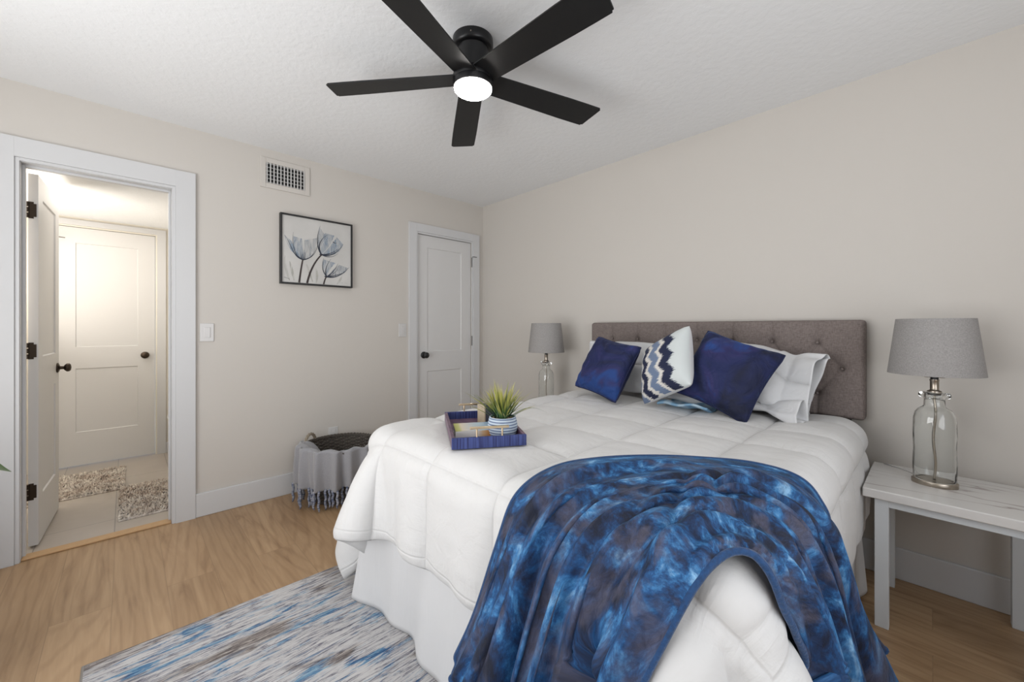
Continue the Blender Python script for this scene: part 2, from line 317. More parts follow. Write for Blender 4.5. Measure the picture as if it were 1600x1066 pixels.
def grid_mesh(name, P, UV, mat, parent=None, solid=0.0, base=None, subsurf=0, offset=-1):
    """P (n,m,3) array -> one smooth mesh object with UVs"""
    n, m_ = P.shape[:2]
    org = ORG[parent.name] if parent is not None else Vector(base or (0,0,0))
    V = (P.reshape(-1,3) - np.array(org)).tolist()
    F = [(i*m_+j, (i+1)*m_+j, (i+1)*m_+j+1, i*m_+j+1) for i in range(n-1) for j in range(m_-1)]
    me = bpy.data.meshes.new(name); me.from_pydata(V, [], F); me.materials.append(mat)
    uvl = me.uv_layers.new(name='UVMap'); idx = np.zeros(len(me.loops), dtype=np.int32); me.loops.foreach_get('vertex_index', idx)
    uvl.data.foreach_set('uv', UV.reshape(-1,2)[idx].astype(np.float32).ravel())
    for p in me.polygons: p.use_smooth = True
    me.validate(); me.update()
    o = bpy.data.objects.new(name, me); C.objects.link(o)
    if parent is not None: o.parent = parent
    else: o.location = org
    ORG[o.name] = Vector(org)
    if solid:
        s = o.modifiers.new('thickness','SOLIDIFY'); s.thickness = solid; s.offset = offset
    if subsurf:
        s = o.modifiers.new('smooth','SUBSURF'); s.levels = subsurf; s.render_levels = subsurf
    return o
def dup(root, loc, label=None, rotz=None):
    r = root.copy(); C.objects.link(r); r.location = loc
    if rotz is not None: r.rotation_euler = (0,0,rotz)
    if label: r['label'] = label
    ORG[r.name] = Vector(loc)
    for ch in list(root.children):
        c = ch.copy(); C.objects.link(c); c.parent = r
        for g in ch.children:
            d = g.copy(); C.objects.link(d); d.parent = c
    return r
def struct(name, bm, mat, **k):
    o = obj(name, bm, mat, **k); o['kind'] = 'structure'; return o

# ------------------------------------------------------------------ room shell
H = 2.44; XR = 4.3; YF = -3.9; T = 0.12
OY0, OY1, OZ = -3.05, -2.45, 2.045          # bathroom opening
CY0, CY1, CZ = -0.765, -0.145, 2.05         # closet opening
struct('floor', box(B(), -T+0.03, XR+T, YF-T, T, -0.1, 0), M['wood'])
struct('ceiling', box(B(), -T, XR+T, YF-T, T, H, H+0.1), M['ceiling'])
bm = B()
for (y0,y1,z0,z1) in ((YF,OY0,0,H),(OY0,OY1,OZ,H),(OY1,CY0,0,H),(CY0,CY1,CZ,H),(CY1,0,0,H)): box(bm, -T, 0, y0, y1, z0, z1)
struct('wall_left', bm, M['wall'])
struct('wall_back', box(B(), -T, XR+T, 0, T, 0, H), M['wall'])
bm = B()   # right wall with a window opening, behind the camera
for (y0,y1,z0,z1) in ((YF,-2.9,0,H),(-1.1,0,0,H),(-2.9,-1.1,0,0.55),(-2.9,-1.1,2.15,H)): box(bm, XR, XR+T, y0, y1, z0, z1)
struct('wall_right', bm, M['wall'])
bm = B()
for (x0,x1,z0,z1) in ((-T,0.85,0,H),(2.85,XR+T,0,H),(0.85,2.85,0,0.3),(0.85,2.85,2.2,H)): box(bm, x0, x1, YF-T, YF, z0, z1)
struct('wall_front', bm, M['wall'])
bm = B()
for (a,b_,c_,d) in ((0.85,0.9,0.3,2.2),(2.8,2.85,0.3,2.2),(1.83,1.87,0.3,2.2),(0.85,2.85,0.3,0.35),(0.85,2.85,2.15,2.2)): box(bm, a, b_, YF-0.08, YF-0.03, c_, d)
struct('window_1', bm, M['trim'])
bm = B()
for (a,b_,c_,d) in ((-2.9,-2.85,0.55,2.15),(-1.15,-1.1,0.55,2.15),(-2.02,-1.98,0.55,2.15),(-2.9,-1.1,0.55,0.6),(-2.9,-1.1,2.1,2.15)): box(bm, XR+0.03, XR+0.08, a, b_, c_, d)
struct('window_2', bm, M['trim'])
# bathroom shell
BX = -1.87; BH = 2.142; BY0, BY1 = -3.75, -1.75
struct('floor_bathroom', box(B(), BX-T, -T+0.03, BY0-T, BY1+T, -0.1, 0), M['tile'])
struct('ceiling_bathroom', box(B(), BX-T, -T, BY0-T, BY1+T, BH, BH+0.05), M['ceiling'])
DY0, DY1, DZ = -3.085, -2.455, 2.06
bm = B()
for (y0,y1,z0,z1) in ((BY0,DY0,0,BH),(DY0,DY1,DZ,BH),(DY1,BY1,0,BH)): box(bm, BX-T, BX, y0, y1, z0, z1)
struct('wall_bathroom_far', bm, M['bathwall'])
struct('wall_bathroom_left', box(B(), BX-T, -T, BY0-T, BY0, 0, BH), M['bathwall'])
struct('wall_bathroom_right', box(B(), BX-T, -T, BY1, BY1+T, 0, BH), M['bathwall'])
# baseboards
def board(name, x0,x1,y0,y1, h=0.148):
    struct(name, box(B(), x0,x1,y0,y1,0,h,0.004,2), M['trim'])
board('baseboard_left', 0, 0.015, -2.342, -0.853)
board('baseboard_left', 0, 0.015, YF, -3.155)
board('baseboard_back', 0.0, XR, -0.015, 0)
board('baseboard_bathroom', BX, BX+0.012, DY1+0.075, BY1, 0.10)
# casings
def casing(name, x, sgn, y0, y1, z, w, wt, th=0.018, bead=True):
    """flat door casing on the plane x around an opening y0..y1 up to z, one piece"""
    bm = B(); xa, xb = (x, x+sgn*th) if sgn > 0 else (x-th, x)
    def seg(a0,a1,c0,c1,t_): 
        box(bm, min(x, x+sgn*t_), max(x, x+sgn*t_), a0,a1,c0,c1,0.0006,1)
    seg(y0-w, y0-0.012, 0, z+wt, th); seg(y1+0.012, y1+w, 0, z+wt, th); seg(y0-0.012, y1+0.012, z+0.012, z+wt, th)
    if bead:
        seg(y0-0.012, y0+0.004, 0, z+0.012, th*0.55); seg(y1-0.004, y1+0.012, 0, z+0.012, th*0.55); seg(y0+0.004, y1-0.004, z-0.004, z+0.012, th*0.55)
    return struct(name, bm, M['trim'])
casing('trim_1', 0, 1, OY0, OY1, OZ, 0.108, 0.112)
casing('trim_2', 0, 1, CY0, CY1, CZ, 0.088, 0.085)
casing('trim_3', BX, 1, DY0, DY1, DZ, 0.075, 0.06, 0.014, False)
# jambs
bm = B()
box(bm, -T, 0, OY0, OY0+0.006, 0, OZ); box(bm, -T, 0, OY1-0.006, OY1, 0, OZ); box(bm, -T, 0, OY0+0.006, OY1-0.006, OZ-0.006, OZ)
box(bm, -0.075, -0.045, OY0+0.006, OY0+0.018, 0, OZ-0.006, 0.002, 1); box(bm, -0.075, -0.045, OY1-0.018, OY1-0.006, 0, OZ-0.006, 0.002, 1); box(bm, -0.075, -0.045, OY0+0.018, OY1-0.018, OZ-0.018, OZ-0.006)
struct('trim_4', bm, M['trim'])
struct('trim_5', box(B(), -0.075, -0.005, OY0+0.006, OY1-0.006, 0, 0.010, 0.004, 2), M['threshold'])

# ------------------------------------------------------------------ doors
def door_slab(w, h, panels, th=0.036, rec=0.007, bev=0.016):
    """slab in local coords: x = 0..w, z = 0..h, front face y=0 looking -y, back y=th, recessed panels on both faces"""
    bm = B()
    xs = sorted({0, w, *[p[0] for p in panels], *[p[1] for p in panels]}); zs = sorted({0, h, *[p[2] for p in panels], *[p[3] for p in panels]})
    for side, y in ((0, 0.0), (1, th)):
        vs = {}
        def V(x, y_, z):
            k = (round(x,5), round(y_,5), round(z,5))
            if k not in vs: vs[k] = bm.verts.new((x, y_, z))
            return vs[k]
        sgn = 1 if side == 0 else -1
        def F(*p):
            f = [V(*q) for q in p]
            if side: f.reverse()
            bm.faces.new(f)
        for x0, x1 in zip(xs, xs[1:]):
            for z0, z1 in zip(zs, zs[1:]):
                pn = [p for p in panels if p[0] <= x0 and p[1] >= x1 and p[2] <= z0 and p[3] >= z1]
                if not pn: F((x0,y,z0),(x1,y,z0),(x1,y,z1),(x0,y,z1))
        for (a,b_,c_,d) in panels:
            yi = y + sgn*rec; q = bev
            # inner bead: slope then step
            o4 = [(a,y,c_),(b_,y,c_),(b_,y,d),(a,y,d)]; m4 = [(a+q*.3,yi,c_+q*.3),(b_-q*.3,yi,c_+q*.3),(b_-q*.3,yi,d-q*.3),(a+q*.3,yi,d-q*.3)]
            for k in range(4): F(o4[k], o4[(k+1)%4], m4[(k+1)%4], m4[k])
            F(*m4)
    for a, b_ in (((0,0),(0,h)),((w,0),(w,h)),((0,0),(w,0)),((0,h),(w,h))):
        f = [bm.verts.new((a[0],0,a[1])), bm.verts.new((b_[0],0,b_[1])), bm.verts.new((b_[0],th,b_[1])), bm.verts.new((a[0],th,a[1]))]; bm.faces.new(f)
    bmesh.ops.remove_doubles(bm, verts=bm.verts, dist=1e-5); bmesh.ops.recalc_face_normals(bm, faces=bm.faces)
    return bm
def knob_bm(r=0.027, L_=0.06):
    """axis along -y from y=0"""
    bm = B(); lathe(bm, [(0.031,0),(0.031,0.006),(0.024,0.010),(0.011,0.014),(0.010,0.030),(0.018,0.034),(r,0.044),(r*0.98,0.054),(r*0.7,0.061),(0,0.064)], n=24)
    bmesh.ops.rotate(bm, verts=bm.verts, cent=(0,0,0), matrix=Matrix.Rotation(R(90),3,'X')); return bm
def place(bm, mat): bmesh.ops.transform(bm, verts=bm.verts, matrix=mat); return bm
def hinge_bm(h=0.095):
    bm = B(); lathe(bm, [(0.0,-h/2-0.006),(0.004,-h/2-0.004),(0.0065,-h/2),(0.0065,h/2),(0.004,h/2+0.004),(0,h/2+0.007)], n=14)
    return bm
# closet door (front faces +x)
D1 = thing('door_1', None, None, (0,0,0), kind='structure')
w = CY1-CY0-0.008; mt = Matrix.Translation((-0.012, CY0+0.004, 0.008)) @ Matrix.Rotation(R(90),4,'Z')   # local x -> +y ; local -y -> +x
obj('door_panel', place(door_slab(w, CZ-0.014, [(0.108,w-0.115,0.968,1.925),(0.108,w-0.115,0.25,0.785)]), mt), M['door'], D1)
obj('door_knob', place(knob_bm(), Matrix.Translation((-0.012,-0.69,0.945)) @ Matrix.Rotation(R(90),4,'Z')), M['black'], D1, angle=35)
for z in (0.22, 1.065, 1.852): obj('hinge', place(hinge_bm(), Matrix.Translation((0.004,CY1+0.001,z))), M['black'], D1, angle=40)
bm = B(); tube(bm, [(0.006,CY1+0.001,1.905),(0.03,CY1+0.006,1.905),(0.034,CY1+0.04,1.905)], 0.003); obj('door_stop', bm, M['black'], D1)
# far bathroom door (front faces +x)
D2 = thing('door_2', None, None, (0,0,0), kind='structure')
w = DY1-DY0-0.008; mt = Matrix.Translation((BX-0.008, DY0+0.004, 0.008)) @ Matrix.Rotation(R(90),4,'Z')
obj('door_panel', place(door_slab(w, DZ-0.012, [(0.112,w-0.116,1.02,1.917),(0.112,w-0.116,0.285,0.835)]), mt), M['door'], D2)
obj('door_knob', place(knob_bm(), Matrix.Translation((BX-0.008,-2.528,0.94)) @ Matrix.Rotation(R(90),4,'Z')), M['bronze'], D2, angle=35)
for z in (0.25,1.1,1.9): obj('hinge', place(hinge_bm(0.09), Matrix.Translation((BX+0.003,DY0,z))), M['bronze'], D2, angle=40)
bm = B(); tube(bm, [(BX+0.006,DY0,1.955),(BX+0.035,DY0+0.01,1.955),(BX+0.05,DY0+0.06,1.95)], 0.0035); obj('door_stop', bm, M['bronze'], D2)
# open bathroom door: hinged on the left jamb, swung into the bathroom (visible face looks +y)
D3 = thing('door_3', None, None, (0,0,0), kind='structure')
w = 0.60; th = 0.036
mt = Matrix.Translation((-0.165, -3.037, 0.012)) @ Matrix.Rotation(R(180-2.5),4,'Z') @ Matrix.Translation((0,-th,0))
# local x -> -x ; front (-y local) -> +y
obj('door_panel', place(door_slab(w, OZ-0.03, [(0.112,w-0.112,1.02,1.90),(0.112,w-0.112,0.25,0.83)], th), mt), M['door'], D3)
kb = Matrix.Translation((-0.165, -3.037, 0)) @ Matrix.Rotation(R(180-2.5),4,'Z')
obj('door_knob', place(knob_bm(), kb @ Matrix.Translation((w-0.065,-th,0.935))), M['bronze'], D3, angle=35)
obj('door_knob', place(knob_bm(), kb @ Matrix.Translation((w-0.065,0.0,0.935)) @ Matrix.Rotation(R(180),4,'Z')), M['bronze'], D3, angle=35)
for z in (0.305,1.068,1.83):
    bm = B(); box(bm, -0.0025, 0.0, -th+0.006, -0.001, z-0.045, z+0.045)
    bmesh.ops.bevel(bm, geom=[e for e in bm.edges if abs(e.verts[0].co.x-e.verts[1].co.x) > 1e-4 and e.verts[0].co.y < -0.01], offset=0.010, segments=4, affect='EDGES')
    for dz in (-0.03,0,0.03): lathe(bm, [(0.006,-0.013),(0.006,0.013)], (-0.006,0.002,z+dz), 12)
    obj('hinge', place(bm, kb), M['bronze'], D3, angle=40)
    
# ------------------------------------------------------------------ wall fittings
def switch(name, y, z, label):
    t = thing(name, label, 'switch', (0,y,z))
    obj('cover_plate', box(B(), 0, 0.006, y-0.036, y+0.036, z-0.058, z+0.058, 0.003, 2), M['white_plastic'], t)
    obj('rocker', box(B(), 0.006, 0.010, y-0.0165, y+0.0165, z-0.033, z+0.033, 0.002, 2), M['white_plastic'], t)
switch('light_switch', -2.283, 1.164, 'white rocker light switch beside the open bathroom doorway')
switch('light_switch', -0.912, 1.173, 'white rocker light switch left of the closed closet door')
t = thing('wall_outlet', 'white electrical outlet low on the wall behind the wicker basket', 'outlet', (0,-1.50,0.37))
obj('cover_plate', box(B(), 0, 0.006, -1.536, -1.464, 0.312, 0.428, 0.003, 2), M['white_plastic'], t)
for z in (0.345,0.395):
    o = obj('socket', box(B(), 0.006, 0.009, -1.516, -1.484, z-0.016, z+0.016, 0.002, 2), M['white_plastic'], t)
# vent
t = thing('air_vent', 'white metal air vent grille high on the wall above the tulip picture', 'vent', (0,-1.83,2.275))
y0,y1,z0,z1 = -1.955,-1.705,2.205,2.345
bm = B()
for (a,b_,c_,d) in ((y0-0.035,y0,z0-0.035,z1+0.035),(y1,y1+0.035,z0-0.035,z1+0.035),(y0,y1,z0-0.035,z0),(y0,y1,z1,z1+0.035)): box(bm,0,0.008,a,b_,c_,d,0.002,1)
obj('frame', bm, M['wall'], t)
obj('inner_shade_sheet', box(B(), 0.0005, 0.0015, y0, y1, z0, z1), M['dark'], t)  # dark sheet stands in for the shade inside the vent
bm = B()
for k in range(12):
    yy_ = y0+0.006+k*(y1-y0-0.012)/11; box(bm, 0.004, 0.0115, yy_-0.003, yy_+0.003, z0, z1)
obj('vertical_fins', bm, M['white_plastic'], t)
bm = B()
for k in range(6):
    zz = z0+0.005+k*(z1-z0-0.010)/5; box(bm, 0.0015, 0.0042, y0, y1, zz-0.0015, zz+0.0015)
obj('louvre_blades', bm, M['white_plastic'], t)
# picture
py0,py1,pz0,pz1 = -1.872,-1.362,1.508,2.010
t = thing('framed_picture', 'square black framed picture of three blue grey tulips on the wall', 'picture', (0,(py0+py1)/2,pz0))
bm = B(); fw_ = 0.012
for (a,b_,c_,d) in ((py0,py0+fw_,pz0,pz1),(py1-fw_,py1,pz0,pz1),(py0+fw_,py1-fw_,pz0,pz0+fw_),(py0+fw_,py1-fw_,pz1-fw_,pz1)): box(bm,0,0.034,a,b_,c_,d,0.001,1)
obj('frame', bm, M['black'], t)
m_canvas, nt, b = newmat('canvas_print'); v=coords(nt)
L(nt, ramp(nt,noise(nt,v,5,3),[(0.3,(0.53,0.52,0.50)),(0.7,(0.60,0.59,0.57))]), b.inputs['Base Color']); b.inputs['Roughness'].default_value=0.3
cv = obj('canvas', box(B(), 0.0, 0.024, py0+fw_, py1-fw_, pz0+fw_, pz1-fw_), m_canvas, t)
def petalmat(name, col, a):
    m, nt, b = newmat(name); b.inputs['Roughness'].default_value=0.3
    n = noise(nt, coords(nt,'Object',(40,40,9)), 1.0, 3, 0.6, 1.0)
    b.inputs['Base Color'].default_value=(*col,1); L(nt, math_(nt,'MULTIPLY',ramp(nt,n,[(0.35,(0.15,)*3),(0.65,(1,)*3)]),a), b.inputs['Alpha']); return m
PM = [petalmat('petal_wash_blue',(0.22,0.32,0.44),0.55), plain('ink_dark',(0.015,0.022,0.04),0.4), plain('stem_ink',(0.035,0.022,0.022),0.4), petalmat('leaf_wash',(0.42,0.42,0.36),0.40), petalmat('petal_wash_grey',(0.35,0.40,0.46),0.5)]
SX = (py1-py0-2*fw_)/1.0; 
def pc(u, v_): return (0.0, py0+fw_+u*(py1-py0-2*fw_), pz1-fw_-v_*(pz1-pz0-2*fw_))
# picture coords: u right 0..1, v down 0..1
layer = [0.02425]
def bez(p, n=18):
    out=[]
    for k in range(n+1):
        s=k/n; q=[Vector((*a,0)) for a in p]
        while len(q)>1: q=[a*(1-s)+b_*s for a,b_ in zip(q,q[1:])]
        out.append(q[0])
    return out
def stroke(bm, ctrl, w0, w1, mi, wm=None):
    pts = bez(ctrl); n=len(pts); layer[0]+=0.00003; L1=[]; R1=[]
    for k,p in enumerate(pts):
        t_=(pts[min(k+1,n-1)]-pts[max(k-1,0)]).normalized(); nn=Vector((-t_.y,t_.x,0)); s=k/(n-1)
        w_=w0*(1-s)+w1*s if wm is None else (w0*(1-s)**2+2*wm*s*(1-s)+w1*s*s)
        for lst,sg in ((L1,1),(R1,-1)):
            q=p+nn*w_*sg*0.5; c=pc(q.x,q.y); lst.append(bm.verts.new((layer[0],c[1],c[2])))
    for k in range(n-1): bm.faces.new((L1[k],R1[k],R1[k+1],L1[k+1])).material_index=mi
def blob(bm, a, b_, mi):
    """area between two bezier curves"""
    A=bez(a,16); Bq=bez(b_,16); layer[0]+=0.00003; va=[]; vb=[]
    for p,q in zip(A,Bq):
        for lst,r_ in ((va,p),(vb,q)):
            c=pc(r_.x,r_.y); lst.append(bm.verts.new((layer[0],c[1],c[2])))
    for k in range(16): bm.faces.new((va[k],vb[k],vb[k+1],va[k+1])).material_index=mi
fl = B()
for c in ([(0.10,0.97),(0.02,0.75),(0.04,0.60)],[(0.16,0.97),(0.13,0.80),(0.10,0.68)],[(0.42,0.97),(0.36,0.78),(0.33,0.70)],[(0.47,0.98),(0.50,0.85),(0.46,0.74)],[(0.78,0.98),(0.84,0.90),(0.86,0.84)]): stroke(fl,c,0.012,0.002,3,0.06)
# left tulip: cup centred on (0.29,0.62)
blob(fl,[(0.28,0.635),(0.14,0.60),(0.15,0.30)],[(0.28,0.635),(0.30,0.60),(0.27,0.32)],0); blob(fl,[(0.28,0.635),(0.30,0.50),(0.30,0.34)],[(0.28,0.635),(0.46,0.60),(0.48,0.28)],4)
blob(fl,[(0.27,0.63),(0.08,0.56),(0.03,0.30)],[(0.27,0.63),(0.20,0.55),(0.13,0.38)],0)
for c,w_ in (([(0.27,0.635),(0.12,0.58),(0.15,0.24)],0.016),([(0.27,0.635),(0.14,0.62),(0.12,0.40),(0.03,0.30)],0.018),([(0.28,0.64),(0.42,0.62),(0.47,0.42)],0.018),([(0.28,0.64),(0.50,0.60),(0.50,0.26)],0.010)): stroke(fl,c,w_,0.002,1)
for k in range(5): stroke(fl,[(0.26+0.012*k,0.635),(0.25+0.016*k,0.58),(0.24+0.022*k,0.50+0.02*(k%2))],0.010,0.001,1)
# right tulip leaning
blob(fl,[(0.55,0.52),(0.50,0.36),(0.60,0.18)],[(0.55,0.52),(0.66,0.42),(0.74,0.20)],0); blob(fl,[(0.56,0.52),(0.66,0.42),(0.78,0.22)],[(0.56,0.52),(0.80,0.56),(0.88,0.32)],0); blob(fl,[(0.54,0.51),(0.46,0.36),(0.52,0.10)],[(0.54,0.51),(0.54,0.36),(0.62,0.24)],4)
for c,w_ in (([(0.54,0.52),(0.44,0.36),(0.53,0.08)],0.020),([(0.54,0.52),(0.46,0.34),(0.64,0.20)],0.022),([(0.56,0.53),(0.74,0.56),(0.88,0.32)],0.024),([(0.56,0.53),(0.72,0.50),(0.80,0.40)],0.018),([(0.57,0.54),(0.70,0.58),(0.80,0.48)],0.014)): stroke(fl,c,w_,0.002,1)
stroke(fl,[(0.72,0.30),(0.75,0.33),(0.78,0.31)],0.016,0.004,1)
# small tulip low right
blob(fl,[(0.63,0.86),(0.54,0.74),(0.58,0.60)],[(0.63,0.86),(0.66,0.74),(0.76,0.64)],0); blob(fl,[(0.64,0.86),(0.70,0.76),(0.82,0.66)],[(0.64,0.88),(0.86,0.88),(0.96,0.70)],4)
for c,w_ in (([(0.62,0.86),(0.53,0.76),(0.58,0.58)],0.018),([(0.62,0.86),(0.58,0.74),(0.69,0.58)],0.018),([(0.64,0.86),(0.74,0.78),(0.80,0.64)],0.018),([(0.64,0.87),(0.80,0.90),(0.98,0.68)],0.022),([(0.64,0.87),(0.84,0.82),(0.92,0.76)],0.014),([(0.65,0.86),(0.78,0.80),(0.80,0.70)],0.008)): stroke(fl,c,w_,0.002,1)
for (u,v_,r_) in ((0.28,0.635,0.022),(0.55,0.525,0.028),(0.625,0.865,0.028)): stroke(fl,[(u-r_*1.3,v_),(u,v_+r_*0.4),(u+r_*1.3,v_)],0.004,0.004,1,r_*1.9)
stroke(fl,[(0.28,0.64),(0.25,0.80),(0.23,0.995)],0.020,0.028,2); stroke(fl,[(0.55,0.53),(0.40,0.70),(0.34,0.995)],0.020,0.030,2); stroke(fl,[(0.62,0.87),(0.59,0.93),(0.58,0.995)],0.018,0.022,2)
# painter's scrawls
for x0 in (0.025,): 
    for k in range(5): stroke(fl,[(x0+k*0.014,0.935+0.004*k),(x0+0.006+k*0.014,0.918+0.004*k),(x0+0.014+k*0.014,0.938+0.004*k)],0.003,0.003,1)
for k in range(7): stroke(fl,[(0.81+k*0.02,0.955),(0.818+k*0.02,0.938),(0.83+k*0.02,0.956)],0.0025,0.0025,4)
obj('tulip_print', fl, PM, t)

# ------------------------------------------------------------------ ceiling fan
FX, FY = 1.829, -1.571
fan = thing('ceiling_fan', 'black five blade ceiling fan with a glowing round light', 'ceiling fan', (FX,FY,H))
obj('mounting_canopy', lathe(B(), [(0.0865,2.44),(0.0875,2.43),(0.0875,2.405),(0.082,2.398),(0.075,2.396)], (FX,FY,0), 48), M['fan_black'], fan, angle=40)
bm = lathe(B(), [(0.003,0),(0.003,0.002),(0,0.003)], (0,0,0), 10); place(bm, Matrix.Translation((FX+0.0875*0.72,FY-0.0875*0.69,2.418)) @ Matrix.Rotation(R(90),4,'X') @ Matrix.Rotation(R(0),4,'Z'))
obj('canopy_screw', bm, M['nickel'], fan)
obj('motor_housing', lathe(B(), [(0.069,2.402),(0.069,2.398),(0.0665,2.392),(0.0665,2.300),(0.060,2.296),(0.060,2.286),(0.084,2.284),(0.0865,2.280),(0.0865,2.262),(0.085,2.259),(0.085,2.257),(0.0865,2.255),(0.0865,2.232),(0.085,2.229),(0.080,2.229)], (FX,FY,0), 56), M['fan_black'], fan, angle=35)
obj('light_lens', lathe(B(), [(0.081,2.231),(0.0815,2.226),(0.076,2.219),(0.062,2.2125),(0.04,2.2085),(0.018,2.207),(0,2.2068)], (FX,FY,0), 48, cap=True), M['lens'], fan, smooth=True)
for k in range(5):
    a = R(75+72*k); r0, r1 = 0.045, 0.665
    bm = B(); box(bm, r0, r1, -0.068, 0.068, -0.003, 0.003)
    bmesh.ops.subdivide_edges(bm, edges=[e for e in bm.edges if abs(e.verts[0].co.x-e.verts[1].co.x)>0.1], cuts=6)
    for v_ in bm.verts:
        s=(v_.co.x-r0)/(r1-r0); v_.co.y *= 0.80+0.20*min(1,s*1.3)
        if s > 0.99: v_.co.x += -0.022 if v_.co.y > 0 else 0.0
    bmesh.ops.bevel(bm, geom=[e for e in bm.edges if abs(e.verts[0].co.z-e.verts[1].co.z)>0.004 and e.verts[0].co.x>0.6 and abs(e.verts[0].co.y)>0.05], offset=0.008, segments=3, affect='EDGES')
    place(bm, Matrix.Translation((FX,FY,2.272)) @ Matrix.Rotation(a,4,'Z') @ Matrix.Rotation(R(-11),4,'X'))
    obj('fan_blade', bm, M['blade'], fan)

# ------------------------------------------------------------------ bed
bed = thing('bed', 'queen bed with tufted grey brown headboard against the beige wall', 'bed', (2.19,-1.0,0))
HX0, HX1, HZ0, HZ1 = 1.405, 2.985, 0.742, 1.232
nx, nz = 240, 76
X = np.linspace(HX0, HX1, nx); Z = np.linspace(HZ0, HZ1, nz); XX, ZZ = np.meshgrid(X, Z, indexing='ij')
rows = [(1.116, 2.797), (0.986, 2.897), (0.856, 2.797)]
btn = []
for z, x0 in rows:
    x = x0
    while x > HX0+0.08: btn.append((x, z)); x -= 0.2025
segs = []
for (x, z) in btn:
    if z > 1.1: segs.append(((x,z),(x,HZ1)))
    if z < 0.9: segs.append(((x,z),(x,HZ0)))
    for (x2, z2) in btn:
        if abs(z-z2) > 0.1 and abs(z-z2) < 0.16 and abs(x-x2) < 0.13 and z > z2: segs.append(((x,z),(x2,z2)))
dm = np.full(XX.shape, 9.0)
for (a, b_) in segs:
    a = np.array(a); b_ = np.array(b_); d = b_-a; Ls = (d**2).sum(); tt = np.clip(((XX-a[0])*d[0]+(ZZ-a[1])*d[1])/Ls, 0, 1)
    dm = np.minimum(dm, np.hypot(XX-a[0]-tt*d[0], ZZ-a[1]-tt*d[1]))
db = np.full(XX.shape, 9.0)
for (x, z) in btn: db = np.minimum(db, np.hypot(XX-x, ZZ-z))
dep = 0.0075*np.exp(-(dm/0.006)**2) + 0.004*np.exp(-(dm/0.03)**2) + 0.016*np.exp(-(db/0.016)**2) + 0.008*np.exp(-(db/0.045)**2)
eg = np.minimum(np.minimum(XX-HX0, HX1-XX), np.minimum(ZZ-HZ0, HZ1-ZZ)); rr_ = 0.022
e_ = np.clip(eg/rr_, 0, 1); rnd = rr_*(1-np.sqrt(np.clip(1-(1-e_)**2, 0, 1)))
YY = -0.096 + dep + rnd
# round the plan corners
P = np.stack([XX, YY, ZZ], -1)
cr = 0.018
for sx_, cx_ in ((1,HX0+cr),(-1,HX1-cr)):
    for sz_, cz_ in ((1,HZ0+cr),(-1,HZ1-cr)):
        dx = (cx_-XX)*sx_; dz = (cz_-ZZ)*sz_; mk = (dx>0)&(dz>0); m1 = np.maximum(dx,dz); ln = np.hypot(dx,dz)+1e-9; f = np.where(mk, m1/ln, 1)
        P[...,0] = np.where(mk, cx_-sx_*dx*f, P[...,0]); P[...,2] = np.where(mk, cz_-sz_*dz*f, P[...,2])
bm = B(); vg = [[bm.verts.new(P[i,j]) for j in range(nz)] for i in range(nx)]
for i in range(nx-1):
    for j in range(nz-1): bm.faces.new((vg[i][j], vg[i+1][j], vg[i+1][j+1], vg[i][j+1]))
rim = [vg[i][0] for i in range(nx)] + [vg[nx-1][j] for j in range(1,nz)] + [vg[i][nz-1] for i in range(nx-2,-1,-1)] + [vg[0][j] for j in range(nz-2,0,-1)]
bk = [bm.verts.new((v_.co.x, -0.024, v_.co.z)) for v_ in rim]
for k in range(len(rim)): bm.faces.new((rim[k], bk[k], bk[(k+1)%len(rim)], rim[(k+1)%len(rim)]))
bm.faces.new(bk); bmesh.ops.recalc_face_normals(bm, faces=bm.faces)
hb = obj('headboard', bm, M['linen'], bed, smooth=True)
for (x, z) in btn:
    bm = B(); lathe(bm, [(0.007,0),(0.0065,0.002),(0.004,0.0035),(0,0.004)], n=12); place(bm, Matrix.Translation((x,-0.078,z)) @ Matrix.Rotation(R(90),4,'X')); obj('tuft_button', bm, M['linen'], hb, smooth=True)
for x in (1.52, 2.885): obj('headboard_leg', box(B(), x, x+0.045, -0.060, -0.030, 0, 0.78, 0.002,1), M['black'], bed)
MX0, MX1, MY0 = 1.44, 2.968, -1.865
obj('box_spring', box(B(), MX0+0.01, MX1-0.01, MY0+0.01, -0.12, 0.20, 0.44, 0.02, 3), M['sheet'], bed)
obj('mattress', box(B(), MX0, MX1, MY0, -0.115, 0.44, 0.712, 0.05, 5), M['sheet'], bed)
obj('bed_frame', box(B(), MX0+0.02, MX1-0.02, MY0+0.02, -0.12, 0.15, 0.20), M['black'], bed)
for x in (MX0+0.06, MX1-0.11):
    for y in (MY0+0.08, -0.95, -0.25): obj('bed_leg', box(B(), x, x+0.05, y, y+0.05, 0.0105 if y < -1.2 else 0, 0.15), M['black'], bed)
# bed skirt: hangs from the box spring round three sides
def skirt_path():
    pts = []
    for y in np.arange(-0.13, MY0, -0.02): pts.append((MX0-0.004, y, -1, 0))
    for k in range(7): a = k/6*PI/2; pts.append((MX0+0.012-0.016*math.cos(a), MY0+0.012-0.016*math.sin(a), -math.cos(a), -math.sin(a)))
    for x in np.arange(MX0+0.02, MX1-0.01, 0.02): pts.append((x, MY0-0.004, 0, -1))
    for k in range(7): a = k/6*PI/2; pts.append((MX1-0.012+0.016*math.sin(a), MY0+0.012-0.016*math.cos(a), math.sin(a), -math.cos(a)))
    for y in np.arange(MY0+0.02, -0.13, 0.02): pts.append((MX1+0.004, y, 1, 0))
    return np.array(pts)
sp_ = skirt_path(); nh = 26; P = np.zeros((len(sp_), nh, 3)); UV = np.zeros((len(sp_), nh, 2))
arc = np.concatenate([[0], np.cumsum(np.hypot(np.diff(sp_[:,0]), np.diff(sp_[:,1])))])
